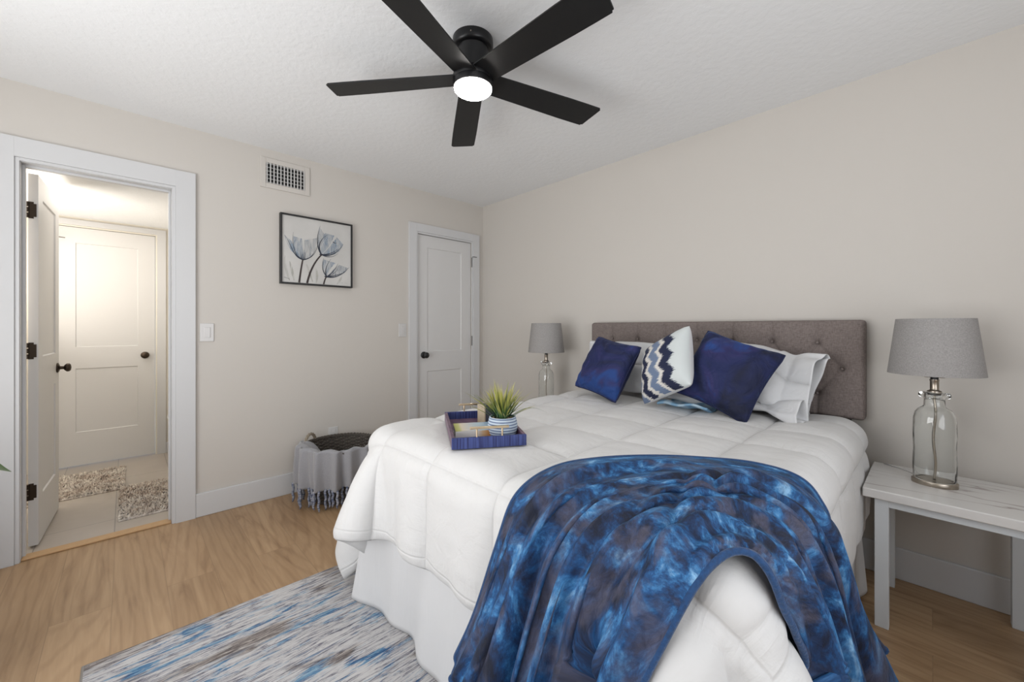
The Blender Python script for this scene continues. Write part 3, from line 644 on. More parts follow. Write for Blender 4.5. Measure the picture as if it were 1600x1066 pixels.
for j in range(nh):
    s = j/(nh-1); z = 0.46 - s*(0.46-0.0125)
    wv_ = 0.012*np.sin(arc*17+0.8*np.sin(arc*3)) + 0.007*np.sin(arc*31+1.3)
    dcl = np.hypot(sp_[:,0]-1.45, sp_[:,1]+1.87); bul = 0.075*np.exp(-(dcl/0.10)**2) + 0.015 + 0.035*np.exp(-((sp_[:,0]-2.2)/0.25)**2)*(sp_[:,1] < -1.8)
    off = s**1.2*(wv_+bul)
    # the corner at the foot sticks straight out towards the door
    P[:,j,0] = sp_[:,0]+sp_[:,2]*off*np.where(dcl < 0.12, 0.25, 1); P[:,j,1] = sp_[:,1]+sp_[:,3]*off; P[:,j,2] = z
    UV[:,j,0] = arc; UV[:,j,1] = s
sk = grid_mesh('bed_skirt', P, UV, M['skirt'], base=(2.19,-1.0,0), solid=0.003, offset=0)
tag(sk, 'white cotton bed skirt hanging to the floor under the comforter', 'bed skirt')

# ------------------------------------------------------------------ cloth solver (position based)
def catmull(P, k=2):
    """upsample a grid k times with Catmull-Rom splines along both axes"""
    def up(A):
        n = A.shape[0]; idx = np.linspace(0, n-1, (n-1)*k+1); i = np.minimum(idx.astype(int), n-2); t = (idx-i).reshape((-1,)+(1,)*(A.ndim-1))
        p0 = A[np.maximum(i-1,0)]; p1 = A[i]; p2 = A[i+1]; p3 = A[np.minimum(i+2,n-1)]
        return 0.5*((2*p1)+(-p0+p2)*t+(2*p0-5*p1+4*p2-p3)*t**2+(-p0+3*p1-3*p2+p3)*t**3)
    P = up(P); return np.swapaxes(up(np.swapaxes(P,0,1)),0,1)
def normals(P):
    a = np.gradient(P, axis=0); b_ = np.gradient(P, axis=1); n = np.cross(a, b_); return n/(np.linalg.norm(n, axis=-1, keepdims=True)+1e-9)
def rbox(P, lo, hi, r):
    """signed distance and outward normal to a rounded box"""
    c = (np.array(lo)+np.array(hi))/2; h = (np.array(hi)-np.array(lo))/2 - r
    q = P-c; a = np.abs(q)-h; o = np.maximum(a, 0); lo_ = np.linalg.norm(o, axis=-1)
    ins = a.max(-1); d = np.where(lo_ > 1e-9, lo_, ins) - r
    n = np.where(lo_[...,None] > 1e-9, o/(lo_[...,None]+1e-12), (a == a.max(-1, keepdims=True)).astype(float))*np.sign(q)
    return d, n
def simulate(P, hx, hy, steps, iters, collide, damp=0.985, g=9.8, dt=1/90., bend=0.25, shear=0.6, fric=0.5, pin=None):
    prev = P.copy(); n, m_ = P.shape[:2]; hd = math.hypot(hx, hy)
    def pairs():
        out = []
        for s in (0,1):
            i = np.arange(s, n-1, 2); out.append((np.s_[s:s+2*len(i):2, :], np.s_[s+1:s+1+2*len(i):2, :], hx, 1.0))
            j = np.arange(s, m_-1, 2); out.append((np.s_[:, s:s+2*len(j):2], np.s_[:, s+1:s+1+2*len(j):2], hy, 1.0))
            out.append((np.s_[s:s+2*len(i):2, :-1], np.s_[s+1:s+1+2*len(i):2, 1:], hd, shear))
            out.append((np.s_[s:s+2*len(i):2, 1:], np.s_[s+1:s+1+2*len(i):2, :-1], hd, shear))
        return out
    pr = pairs(); I = np.arange(n-4); J = np.arange(m_-4)
    bn = []
    for s in range(8):
        i = I[(I//4)%2 == (s//4)]; 
    for k in (2, 4):
        for s in (0,1):
            ii = np.array([i for i in range(n-k) if (i//k)%2 == s]); jj = np.array([j for j in range(m_-k) if (j//k)%2 == s])
            if len(ii): bn.append((0, ii, k, hx*k))
            if len(jj): bn.append((1, jj, k, hy*k))
    for st in range(steps):
        vel = (P-prev)*damp; vmax = 0.02; ln = np.linalg.norm(vel, axis=-1, keepdims=True); vel = vel*np.minimum(1, vmax/(ln+1e-12))
        prev = P.copy(); P = P+vel; P[...,2] -= g*dt*dt
        for it in range(iters):
            for a, b_, L0, k in pr:
                A = P[a]; Bq = P[b_]; d = Bq-A; l = np.linalg.norm(d, axis=-1, keepdims=True)+1e-12
                c = d*(0.5*k*(l-L0)/l); P[a] = A+c; P[b_] = Bq-c
            if it % 3 == 0:
                for ax, ii, kk, L0 in bn:
                    if ax == 0: A = P[ii]; Bq = P[ii+kk]
                    else: A = P[:,ii]; Bq = P[:,ii+kk]
                    d = Bq-A; l = np.linalg.norm(d, axis=-1, keepdims=True)+1e-12
                    c = d*(0.5*bend*np.minimum(l-L0, 0)/l)
                    if ax == 0: P[ii] = A+c; P[ii+kk] = Bq-c
                    else: P[:,ii] = A+c; P[:,ii+kk] = Bq-c
            if it == iters-1 or it == iters//2: P = collide(P, prev, fric, st)
            if pin is not None: P[pin[0]] = pin[1]
    return P
def respond(P, prev, d, n, th, fric):
    pen = th-d; hit = pen > 0
    P = P + np.where(hit[...,None], n*pen[...,None], 0)
    mv = P-prev; tn = mv - n*(mv*n).sum(-1, keepdims=True)
    return P - np.where(hit[...,None], tn*fric, 0)

# ------------------------------------------------------------------ comforter
LO, HI, RB = (MX0-0.004, MY0-0.004, 0.10), (MX1+0.004, 0.6, 0.722), 0.075
CX0, CX1, CY_0, CY_1 = 0.985, 3.36, -2.22, -0.12
h = 0.025; nx = int(round((CX1-CX0)/h))+1; ny = int(round((CY_1-CY_0)/h))+1
gx = np.linspace(CX0, CX1, nx); gy = np.linspace(CY_0, CY_1, ny); GX, GY = np.meshgrid(gx, gy, indexing='ij')
P0 = np.stack([GX, GY, np.full(GX.shape, 0.735)], -1)
P0[...,2] += 0.004*np.sin(GX*23)*np.sin(GY*19)
# start with the overhang swung half way down
def fold_down(P, edge, ax, sgn, ang):
    d = (P[...,ax]-edge)*sgn; m_ = d > 0
    z = P[...,2]; P[...,ax] = np.where(m_, edge+sgn*d*math.cos(ang), P[...,ax]); P[...,2] = np.where(m_, z-d*math.sin(ang), z); return P
P0 = fold_down(P0, MX0-0.01, 0, -1, R(50)); P0 = fold_down(P0, MX1+0.01, 0, 1, R(50)); P0 = fold_down(P0, MY0-0.01, 1, -1, R(50))
def col_comf(P, prev, fric, st):
    d, n = rbox(P, LO, HI, RB); P = respond(P, prev, d, n, 0.008, fric)
    # stand off the skirt a little lower down
    P[...,2] = np.maximum(P[...,2], 0.02)
    P[...,0] = np.where((P[...,1] > -0.52) & (P[...,0] > 3.008) & (P[...,2] < 0.6), 3.008, P[...,0])   # side table
    P[...,1] = np.minimum(P[...,1], -0.105); return P
pm = (GX > MX0+0.10) & (GX < MX1-0.10) & (GY > MY0+0.10); P0[...,2] = np.where(pm, 0.730, P0[...,2]); pin = (pm, P0[pm])
PC = simulate(P0, h, h, 260, 16, col_comf, bend=0.25, fric=0.25, damp=0.975, pin=pin)
K = 3
PF = catmull(PC, K); UX = np.linspace(CX0, CX1, PF.shape[0]); UY = np.linspace(CY_0, CY_1, PF.shape[1]); UU, VV = np.meshgrid(UX, UY, indexing='ij')
def cell(a, s0, s): return ((a-s0)/s) % 1.0
fu = cell(UU, 2.325, 0.362); fv = cell(VV, -1.86, 0.32); fv = np.where(VV < -2.06, 0.5+(fv-0.625)*0 + 0*fv, fv); fv = np.where((VV < -2.02) & (VV >= -2.06), 0.5, fv)
pu = np.clip(1-np.abs(2*fu-1)**2.6, 0, 1)**0.5; pv = np.clip(1-np.abs(2*fv-1)**2.6, 0, 1)**0.5
edge = np.minimum(np.minimum(UU-CX0, CX1-UU), np.minimum(VV-CY_0, CY_1-VV)); ed = np.clip(edge/0.03, 0, 1)**0.5
NC = normals(PF)
wr = np.zeros(UU.shape)
for (fx, fy, ph, am) in ((38,7,0.3,0.0016),(9,41,1.7,0.0016),(25,21,2.2,0.0012),(61,13,0.9,0.0008),(17,66,4.0,0.0008)): wr += 0.7*am*np.sin(UU*fx+2*np.sin(VV*fy*0.35+ph))*np.cos(VV*fy+1.5*np.sin(UU*fx*0.3))
# little gathers that run away from the seams
gat = 0.0008*np.sin(UU*130+5*np.sin(VV*9)+4*np.sin(UU*11))*np.exp(-np.minimum(fv,1-fv)/0.13)*(0.5+0.5*np.sin(UU*17+1)) + 0.0006*np.sin(VV*120+5*np.sin(UU*9)+3*np.sin(VV*13))*np.exp(-np.minimum(fu,1-fu)/0.10)*(0.5+0.5*np.sin(VV*19))
puff = 0.026*pu*pv*ed + wr*pu*pv + gat*ed*np.minimum(pu,pv)*3
ta_, tb_ = (UU-1.8935)*0.52+(VV+1.58)*0.854, -(UU-1.8935)*0.854+(VV+1.58)*0.52
flat = np.clip((np.maximum(np.abs(ta_)-0.14, np.abs(tb_)-0.24))/0.05, 0, 1); puff = puff*flat + 0.018*(1-flat)
PT = PF + NC*(0.004+puff)[...,None]
BT = PF - NC*(0.004*ed)[...,None]
comf = grid_mesh('comforter', PT, np.stack([UU,VV],-1), M['comforter'], base=(2.19,-1.0,0.74))
# underside and rim in the same mesh
me = comf.data; bm = B(); bm.from_mesh(me); uvl = bm.loops.layers.uv.verify(); bm.verts.ensure_lookup_table()
n, m_ = PF.shape[:2]; top = list(bm.verts)
bot = {}
org = np.array(ORG[comf.name])
st2 = 3
ii = list(range(0, n, 1)); 
bv = [[None]*m_ for _ in range(n)]
for i in range(n):
    for j in range(m_):
        if i in (0,n-1) or j in (0,m_-1): bv[i][j] = top[i*m_+j]
        elif (i % st2 == 0 and j % st2 == 0): bv[i][j] = bm.verts.new(BT[i,j]-org)
# coarse inner sheet (top rim shared)
def rimfill():
    for i in range(st2, n-1-st2+1, st2):
        for j in range(st2, m_-1-st2+1, st2):
            if i+st2 <= n-1-st2 and j+st2 <= m_-1-st2:
                f = bm.faces.new((bv[i][j], bv[i][j+st2], bv[i+st2][j+st2], bv[i+st2][j])); f.smooth = True
    def strip(outer, inner):
        # outer: dense list (len = (len(inner)-1)*st2+1), inner coarse
        for k in range(len(inner)-1):
            o_ = outer[k*st2:(k+1)*st2+1]
            f = bm.faces.new([*o_, inner[k+1], inner[k]]); f.smooth = True
    I_ = list(range(st2, n-st2, st2)); J_ = list(range(st2, m_-st2, st2))
    strip([top[i*m_] for i in range(I_[0], I_[-1]+1)], [bv[i][J_[0]] for i in I_])
    strip([top[i*m_+m_-1] for i in range(I_[0], I_[-1]+1)], [bv[i][J_[-1]] for i in I_])
    strip([top[j] for j in range(J_[0], J_[-1]+1)], [bv[I_[0]][j] for j in J_])
    strip([top[(n-1)*m_+j] for j in range(J_[0], J_[-1]+1)], [bv[I_[-1]][j] for j in J_])
rimfill()
bmesh.ops.recalc_face_normals(bm, faces=bm.faces)
bm.to_mesh(me); bm.free(); me.update()
tag(comf, 'white quilted comforter spread over the bed with square stitching', 'comforter')

# ------------------------------------------------------------------ blue throw over the near corner of the bed
verts = [Vector(v_) for v_ in (PF + NC*(0.004+puff*0.8)[...,None])[::2,::2].reshape(-1,3)]
n2, m2 = PF[::2,::2].shape[:2]
bvh = BVHTree.FromPolygons(verts, [(i*m2+j, (i+1)*m2+j, (i+1)*m2+j+1, i*m2+j+1) for i in range(n2-1) for j in range(m2-1)])
def poly(pts, t):
    """smooth curve through pts at parameters t in 0..1 (Catmull-Rom)"""
    A = np.array(pts, float); n = len(A); x = np.clip(t, 0, 1)*(n-1); i = np.minimum(x.astype(int), n-2); f = (x-i)[:,None]
    p0 = A[np.maximum(i-1,0)]; p1 = A[i]; p2 = A[i+1]; p3 = A[np.minimum(i+2,n-1)]
    return 0.5*((2*p1)+(-p0+p2)*f+(2*p0-5*p1+4*p2-p3)*f**2+(-p0+3*p1-3*p2+p3)*f**3)
EX, EY = MX1+0.035, MY0-0.035          # the comforter's outer faces at this corner of the bed
ns, nr = 232, 104; SS = np.linspace(0, 1, ns); QQ = np.linspace(0, 1, nr)
# outer edge (q = 1) and inner edge (q = 0): up the foot face, across the top, down the right face
outer = [(2.275,EY-0.08,0.265),(2.33,EY-0.055,0.40),(2.40,EY-0.03,0.62),(2.445,EY-0.005,0.75),(2.45,-1.76,0.785),(2.50,-1.60,0.785),(2.60,-1.465,0.785),(2.72,-1.37,0.785),(2.85,-1.31,0.785),(2.965,-1.31,0.765),(EX+0.005,-1.29,0.66),(EX+0.018,-1.23,0.50),(EX+0.035,-1.12,0.37),(EX+0.055,-0.97,0.24)]
inner = [(2.72,EY-0.19,0.05),(2.78,EY-0.15,0.28),(2.83,EY-0.10,0.50),(2.885,EY-0.05,0.66),(2.915,EY-0.01,0.735),(2.935,-1.87,0.765),(2.952,-1.845,0.775),(2.970,-1.83,0.775),(2.985,-1.82,0.765),(EX+0.0,-1.81,0.735),(EX+0.015,-1.78,0.66),(EX+0.04,-1.70,0.50),(EX+0.07,-1.62,0.28),(EX+0.10,-1.52,0.05)]
OP, IP = poly(outer, SS), poly(inner, SS)
PH = np.zeros((ns, nr, 3))
for jq, q in enumerate(QQ):
    Pm = IP*(1-q)+OP*q
    drop = 0
    for th_q, sel in ((0.70, SS < 0.5), (0.80, SS >= 0.5)):
        t_ = min(1, max(0, (th_q-q)/0.06)); drop = drop + sel*0.42*t_*t_*(3-2*t_)*min(1, q/0.2)
    dn = np.clip((0.20-np.minimum(SS,1-SS))/0.20, 0, 1)
    Pm[:,2] -= dn*drop*0.6
    PH[:,jq] = Pm
PH[...,2] = np.maximum(PH[...,2], 0.02)
def pushout(P, th, fric=0):
    Q = P.reshape(-1,3).copy(); th = np.broadcast_to(th, P.shape[:2]).reshape(-1)
    d, n_ = rbox(Q, (MX0-0.03, MY0-0.03, 0.0), (MX1+0.03, 0.6, 0.752), 0.085)
    Q = Q + n_*np.maximum(th-d, 0)[:,None]; ctr = np.array([2.3,-1.2,0.5])
    for k in range(len(Q)):
        r_ = bvh.find_nearest(Q[k], 0.15)
        if r_[0] is None: continue
        l_ = np.array(r_[0]); nn = np.array(r_[1]); 
        if ((l_-ctr)*nn).sum() < 0: nn = -nn
        dd = ((Q[k]-l_)*nn).sum()
        if -0.12 < dd < th[k]: Q[k] += nn*(th[k]-dd)
    return Q.reshape(P.shape)
def smooth(P, it):
    for _ in range(it):
        A = P.copy(); A[1:-1] = 0.5*P[1:-1]+0.25*(P[:-2]+P[2:]); Bq = A.copy(); Bq[:,1:-1] = 0.5*A[:,1:-1]+0.25*(A[:,:-2]+A[:,2:]); P = Bq
    return P
# settle onto the comforter: flatten vertically on the top, press sideways on the faces
for _ in range(3): PH = smooth(pushout(PH, 0.012), 4)
PH = pushout(PH, 0.012)
S2, Q2 = np.meshgrid(SS, QQ, indexing='ij')
hang = np.clip((0.36-np.minimum(S2,1-S2))/0.36, 0, 1)
ridge = lambda t, p=0.75: np.abs(np.sin(PI*t))**p
sA = np.abs(S2-0.5)*2
def field(seed, fs, fq, n=9):
    r = np.random.RandomState(seed); o = np.zeros_like(S2)
    for _ in range(n): o += r.uniform(0.4,1)*np.sin(S2*r.uniform(0.3,1)*fs*(1 if r.uniform() < 0.5 else -1)+Q2*r.uniform(0.3,1)*fq+r.uniform(0,6.28))
    return o/math.sqrt(n)
w_a, w_b, w_c, w_d = field(1,9,7), field(2,14,12), field(3,10,10), field(4,16,9)
Qw = Q2 + 0.045*w_a + 0.03*np.sin(Q2*11+1.0)
F1 = ridge(Qw*7.2+0.3, 0.6)
F2 = ridge(Qw*9.0+0.5*w_b+0.1, 0.9)
F3 = ridge(Q2*3.0-S2*2.0+0.5*w_c+0.7, 0.8)
F4 = ridge(S2*8.0+0.9*w_d+0.25, 1.0)      # wrinkles that cross the top
am_ = np.clip(0.55+0.6*w_c, 0.1, 1.4); am2 = np.clip(0.5+0.7*w_d, 0, 1.4)
topm = 1-np.clip(hang*2.2, 0, 1)
eq = np.clip(np.minimum(Q2, (1-Q2)*0.30)/0.06, 0, 1)
D = 0.003 + eq*((0.018*am_+0.058*hang)*F1*(0.6+0.4*F3) + (0.008+0.010*hang)*F2*am2 + topm*(0.012*F3*am_ + 0.026*F4*F2*am2))
NT = normals(smooth(PH, 6)); ctr = np.array([2.3,-1.2,0.35]); sg = np.sign(((PH-ctr)*NT).sum(-1, keepdims=True)); NT = NT*np.where(sg == 0, 1, sg)
PH = PH + NT*D[...,None]
# let the folds lean over sideways a little
TQ = np.gradient(smooth(PH, 4), axis=1); TQ /= np.linalg.norm(TQ, axis=-1, keepdims=True)+1e-9
PH = PH + TQ*(eq*(0.010+0.020*hang)*np.sin(2*PI*(Qw*7.2+0.3)))[...,None]
PH = pushout(smooth(PH, 1), 0.010); PH[...,2] = np.maximum(PH[...,2], 0.015)
LT, WT = 2.0, 1.15
PH2 = catmull(PH, 2); UT = np.linspace(0, LT, PH2.shape[0]); VT = np.linspace(0, WT, PH2.shape[1]); TU, TV = np.meshgrid(UT, VT, indexing='ij')
thr = thing('throw_blanket', 'blue tie dye plush throw draped over the foot corner of the bed', 'blanket', (2.9,-1.7,0.75))
grid_mesh('blanket', PH2, np.stack([TU,TV],-1), M['throw'], thr, solid=0.007, offset=0)
ring = [tuple(p) for p in PH2[:,0]] + [tuple(p) for p in PH2[-1,1:]] + [tuple(p) for p in PH2[-2::-1,-1]] + [tuple(p) for p in PH2[0,-2:0:-1]]
obj('hem', tube(B(), ring, 0.0075, 8, closed=True), M['throw_hem'], thr, smooth=True)

# ------------------------------------------------------------------ cushions
def pillow_arrays(w, hgt, t, n=56, pinch=0.10, p=2.6, wrinkle=0.0, seed=0, sag=0.0):
    u = np.sin(np.linspace(-PI/2, PI/2, n)); U, V_ = np.meshgrid(u, u, indexing='ij')
    ex = 1 - pinch*(1-V_**2)*U**2; ez = 1 - pinch*(1-U**2)*V_**2
    X_ = U*w/2*ex; Z_ = V_*hgt/2*ez
    cl = np.maximum(np.abs(U),np.abs(V_)); cc_ = np.clip((np.abs(U)+np.abs(V_)-1.80)/0.20,0,1); X_ = X_*(1-0.035*cc_); Z_ = Z_*(1-0.035*cc_)
    prof = (np.clip(1-np.abs(U)**p, 0, 1)*np.clip(1-np.abs(V_)**p, 0, 1))**0.5
    th = t/2*prof*(1-sag*V_*(1-V_**2)*1.5)
    rs = np.random.RandomState(seed); wr_ = np.zeros_like(U)
    for k in range(14):
        a = rs.uniform(0, PI); fq = rs.uniform(6, 22); wr_ += np.sin((U*math.cos(a)+V_*math.sin(a))*fq + rs.uniform(0,6) + 1.5*np.sin(U*3+rs.uniform(0,6)))*rs.uniform(0.3,1)/14
    cor = (np.abs(U)*np.abs(V_))**0.8
    return U, V_, X_, Z_, th, wr_*wrinkle*(0.4+1.6*cor)*prof**0.5
def cushion(name, label, pos, tilt, roll, yaw, w, hgt, t, mat, backmat=None, piping=None, **k):
    """faces -y before rotation; same angle order as a leaning cushion: yaw, tilt back, roll"""
    th_ = thing(name, label, 'cushion', pos)
    U, V_, X_, Z_, T_, wr_ = pillow_arrays(w, hgt, t, **k)
    Rm = np.array(Matrix.Rotation(R(yaw),3,'Z') @ Matrix.Rotation(R(tilt),3,'X') @ Matrix.Rotation(R(roll),3,'Y'))
    uv = np.stack([(U+1)/2, (V_+1)/2], -1)
    F_ = np.stack([X_, -T_-wr_, Z_], -1) @ Rm.T + np.array(pos); Bk = np.stack([X_, T_-wr_*0.5, Z_], -1) @ Rm.T + np.array(pos)
    grid_mesh('cushion_front', F_, uv, mat, th_); 
    grid_mesh('cushion_back', Bk[::-1], uv[::-1], backmat or mat, th_)
    if piping:
        n = F_.shape[0]; rg_ = [tuple(p) for p in F_[:,0]]+[tuple(p) for p in F_[-1,1:]]+[tuple(p) for p in F_[-2::-1,-1]]+[tuple(p) for p in F_[0,-2:0:-1]]
        obj('piping', tube(B(), rg_, 0.004, 8, closed=True), piping, th_, smooth=True)
    return th_
cushion('navy_cushion', 'smaller navy velvet cushion at the left end of the row', (1.80,-0.49,0.945), -26, 10, -8, 0.37, 0.37, 0.17, M['velvet1'], M['velvet_side'], M['velvet_side'], wrinkle=0.024, seed=3, pinch=0.08)
cushion('navy_cushion', 'larger navy velvet cushion leaning at the right end of the row', (2.475,-0.445,0.958), -29, 20, 4, 0.40, 0.40, 0.18, M['velvet2'], M['velvet_side'], M['velvet_side'], wrinkle=0.024, seed=9, pinch=0.09)
cushion('zigzag_cushion', 'white cushion with navy and blue grey zigzag pattern between two navy cushions', (2.205,-0.53,0.985), -22, -27.5, -30, 0.36, 0.36, 0.17, M['ikat'], M['sheet'], None, wrinkle=0.004, seed=5, pinch=0.07)

# sleeping pillows: stuffed body with an open pillowcase end that flares out
def sleeping_pillow(label, pos, tilt, roll, yaw, w=0.62, hgt=0.40, t=0.17, flap=0.14, seed=1, side=1, twist=0.0):
    th_ = thing('pillow', label, 'pillow', pos)
    Rm = np.array(Matrix.Rotation(R(yaw),3,'Z') @ Matrix.Rotation(R(tilt),3,'X') @ Matrix.Rotation(R(roll),3,'Y'))
    nL, nA = 64, 56; rs = np.random.RandomState(seed); P = np.zeros((nL, nA+1, 3)); UV = np.zeros((nL, nA+1, 2))
    for i in range(nL):
        s = i/(nL-1); total = w+flap; x = -w/2 + s*total
        u = (x+w/2)/w
        body = math.sqrt(max(0, 1-abs(2*min(u,1.0)-1)**2.6)) if u < 1 else 0
        if i == 0: body = 0
        fl_ = max(0, (x-w/2*0.80)/(flap+w/2*0.2)); 
        thick = max(t/2*body, (0.012+0.03*fl_)*min(1,fl_*3))
        hh = hgt/2*(1-0.10*(abs(2*min(u,1)-1))**2*(1 if u < 0.85 else 0)) * (1-0.12*math.exp(-((u-0.97)/0.07)**2)) * (1+0.07*fl_)
        for k in range(nA+1):
            a = 2*PI*k/nA; ca, sa = math.cos(a), math.sin(a)
            zz = hh*math.copysign(abs(sa)**0.8, sa); yy_ = -thick*math.copysign(abs(ca)**0.9, ca)
            rip = fl_*0.020*math.sin(a*3+seed+s*6) + fl_*0.012*math.sin(a*7+2*seed)
            wr_ = 0.004*math.sin(a*5+s*14+seed)*body + 0.003*math.sin(a*9-s*23)*body
            P[i,k] = (side*(x + fl_*0.015*math.sin(a*2+seed)), yy_+rip+wr_ - twist*fl_*0.06*(sa), zz - fl_*0.03*(1 if twist else 0.3))
            UV[i,k] = (s, k/nA)
    P = P @ Rm.T + np.array(pos)
    if side < 0: P = P[:, ::-1]
    grid_mesh('pillowcase', P, UV, M['sheet'], th_, solid=0.0015, offset=0)
    return th_
sleeping_pillow('white pillow leaning on the headboard behind the left navy cushion', (1.80,-0.235,0.935), -18, 0, 0, 0.52, 0.34, 0.14, 0.05, 2, -1)
sleeping_pillow('white pillow leaning with open case end beside the large navy cushion', (2.465,-0.245,0.965), -40, 10, 0, 0.50, 0.34, 0.15, 0.12, 4, 1, 1.0)
sleeping_pillow('white pillow lying flat under the leaning pillow near the headboard edge', (2.37,-0.27,0.812), -84, 2, 3, 0.58, 0.30, 0.075, 0.13, 7, 1, 0.4)
# pale blue folded sheet showing under the zigzag cushion
gu = np.linspace(0,1,30); A_, B_ = np.meshgrid(gu, gu, indexing='ij')
Px = 2.16+0.26*A_+0.02*B_; Py = -0.555+0.22*B_+0.02*A_; Pz = 0.782+0.012*np.sin(B_*9+A_*2)+0.006*np.sin(A_*11)
fs_ = grid_mesh('folded_sheet', np.stack([Px,Py,Pz],-1), np.stack([A_,B_],-1), M['bluesheet'], base=(2.3,-0.45,0.77), solid=0.012)
tag(fs_, 'pale blue folded sheet peeking out below the zigzag cushion', 'sheet')

# ------------------------------------------------------------------ side tables and lamps
TZ = 0.55
def side_table(loc, label):
    t = thing('side_table', label, 'side table', loc, group='white side tables on both sides of the bed')
    w, d = 0.492, 0.455
    obj('marble_top', box(B(), 0, w, -d, 0, TZ-0.036, TZ, 0.004, 3), M['marble'], t, local=True)
    for (x, y) in ((0.035,-d+0.02),(w-0.035-0.042,-d+0.02),(0.035,-0.062),(w-0.035-0.042,-0.062)):
        bm = B(); box(bm, x, x+0.042, y, y+0.042, 0, TZ-0.036, 0.0015, 1)
        obj('leg', bm, M['white_lacquer'], t, local=True)
    bm = B(); z0, z1 = TZ-0.066, TZ-0.036
    box(bm, 0.077, w-0.077, -d+0.022, -d+0.040, z0, z1); obj('apron', bm, M['white_lacquer'], t, local=True)
    bm = B(); box(bm, 0.077, w-0.077, -0.040, -0.022, z0, z1); obj('apron', bm, M['white_lacquer'], t, local=True)
    for x in (0.038, w-0.056):
        bm = B(); box(bm, x, x+0.018, -d+0.062, -0.062, z0, z1); obj('apron', bm, M['white_lacquer'], t, local=True)
    return t
st1 = side_table((3.012,-0.055,0), 'white side table with marble top to the right of the bed')
st3 = dup(st1, (0.88,-0.055,0), 'white side table with marble top to the left of the bed')
def lamp(loc, label):
    t = thing('table_lamp', label, 'lamp', loc, group='glass table lamps beside the bed')
    sx, sy = 1.0, 0.78
    obj('base', lathe(B(), [(0.066,0),(0.068,0.002),(0.068,0.017),(0.066,0.019)], n=56, sx=sx, sy=sy), M['nickel'], t, local=True, angle=40)
    z = 0.019
    outer = [(0.060,z),(0.0635,z+0.006),(0.0645,z+0.06),(0.0625,z+0.12),(0.0645,z+0.19),(0.0630,z+0.250),(0.058,z+0.274),(0.048,z+0.290),(0.036,z+0.298),(0.0315,z+0.305),(0.031,z+0.330),(0.034,z+0.336),(0.0445,z+0.338),(0.0475,z+0.344),(0.0475,z+0.352),(0.044,z+0.358),(0.034,z+0.360),(0.026,z+0.360)]
    inner = [(r-0.004, zz) for r, zz in outer[::-1]]; inner[0] = (0.0225, z+0.357); inner[1]=(0.0225,z+0.352); inner[2]=(0.025,z+0.349)
    for k in range(3, 7): inner[k] = (0.0255, outer[::-1][k][1])
    inner[-1] = (0.055, z+0.004); inner[-2]=(0.0585,z+0.009)
    obj('glass_bottle', lathe(B(), outer+inner, n=64, sx=sx, sy=0.86, cap=False), M['glass'], t, local=True, smooth=True)
    bm = B(); tube(bm, [(0.0,0,0.0195)]+[(0.0035*math.sin(k*0.9),0.002*math.cos(k),0.03+k*0.03) for k in range(12)]+[(0,0,z+0.365)], 0.0042, 8)
    obj('cord_tube', bm, M['nickel'], t, local=True, smooth=True)
    obj('neck', lathe(B(), [(0.0215,z+0.3605),(0.0215,z+0.365),(0.015,z+0.368),(0.0135,z+0.371),(0.0135,z+0.405),(0.015,z+0.408),(0.015,z+0.412)], n=28), M['nickel'], t, local=True, angle=40)
    obj('bulb_socket', lathe(B(), [(0.012,z+0.412),(0.012,z+0.44),(0.009,z+0.445)], n=20), M['black'], t, local=True, angle=40)
    bm = B(); tube(bm, [(-0.036,0,z+0.47),(-0.036,0,z+0.428),(-0.028,0,z+0.420),(0.028,0,z+0.420),(0.036,0,z+0.428),(0.036,0,z+0.45),(0.02,0,z+0.56),(0,0,z+0.575),(-0.02,0,z+0.56),(-0.036,0,z+0.45)], 0.0016, 6)
    obj('harp', bm, M['nickel'], t, local=True, smooth=True)
    bm = B(); zb, zt = 0.452, 0.680
    lathe(bm, [(0.143,zb),(0.1165,zt),(0.1145,zt),(0.141,zb),(0.143,zb)], n=72, cap=False); bmesh.ops.remove_doubles(bm, verts=bm.verts, dist=1e-5)
    sh = obj('lamp_shade', bm, M['shade'], t, local=True, angle=40)
    return t
lp = lamp((3.214,-0.262,TZ), 'glass table lamp with grey drum shade right of the bed')
dup(lp, (1.10,-0.262,TZ), 'glass table lamp with grey shade in the corner left of the bed')
# bare cord lying on the right side table
pts = [(3.0+0.05,-0.075,TZ+0.003),(3.09,-0.10,TZ+0.003),(3.13,-0.13,TZ+0.003),(3.16,-0.18,TZ+0.003),(3.185,-0.215,TZ+0.005)]
o = obj('lamp_cord', tube(B(), pts, 0.0025, 8), M['white_plastic'], smooth=True); tag(o, 'thin pale lamp cord lying on the marble beside the right lamp base', 'cord')

# ------------------------------------------------------------------ tray and the things on it
TA = math.atan2(0.145, -0.252)     # long axis direction from near short side to far short side
tc = Vector((1.8935,-1.580,0.757))
ux = Vector((0.52,0.854,0)).normalized()     # along the short (front) side, left -> right in view
uy = Vector((-ux.y, ux.x, 0))                   # away from the camera, along the long side
TW, TL, TH = 0.275, 0.47, 0.040
def tp(a, b_, z): return tc + ux*a + uy*b_ + Vector((0,0,z))
TM = Matrix.Translation(tc) @ Matrix.Rotation(math.atan2(ux.y, ux.x), 4, 'Z')
tray = thing('serving_tray', 'navy rectangular serving tray with brass handles on the comforter', 'tray', tc)
for y in (-TL/2, TL/2-0.012): obj('tray_end', place(box(B(), -TW/2, TW/2, y, y+0.012, 0, TH, 0.001, 1), TM), M['tray'], tray)
for x in (-TW/2, TW/2-0.012): obj('tray_side', place(box(B(), x, x+0.012, -TL/2+0.012, TL/2-0.012, 0, TH, 0.001, 1), TM), M['plum'], tray)
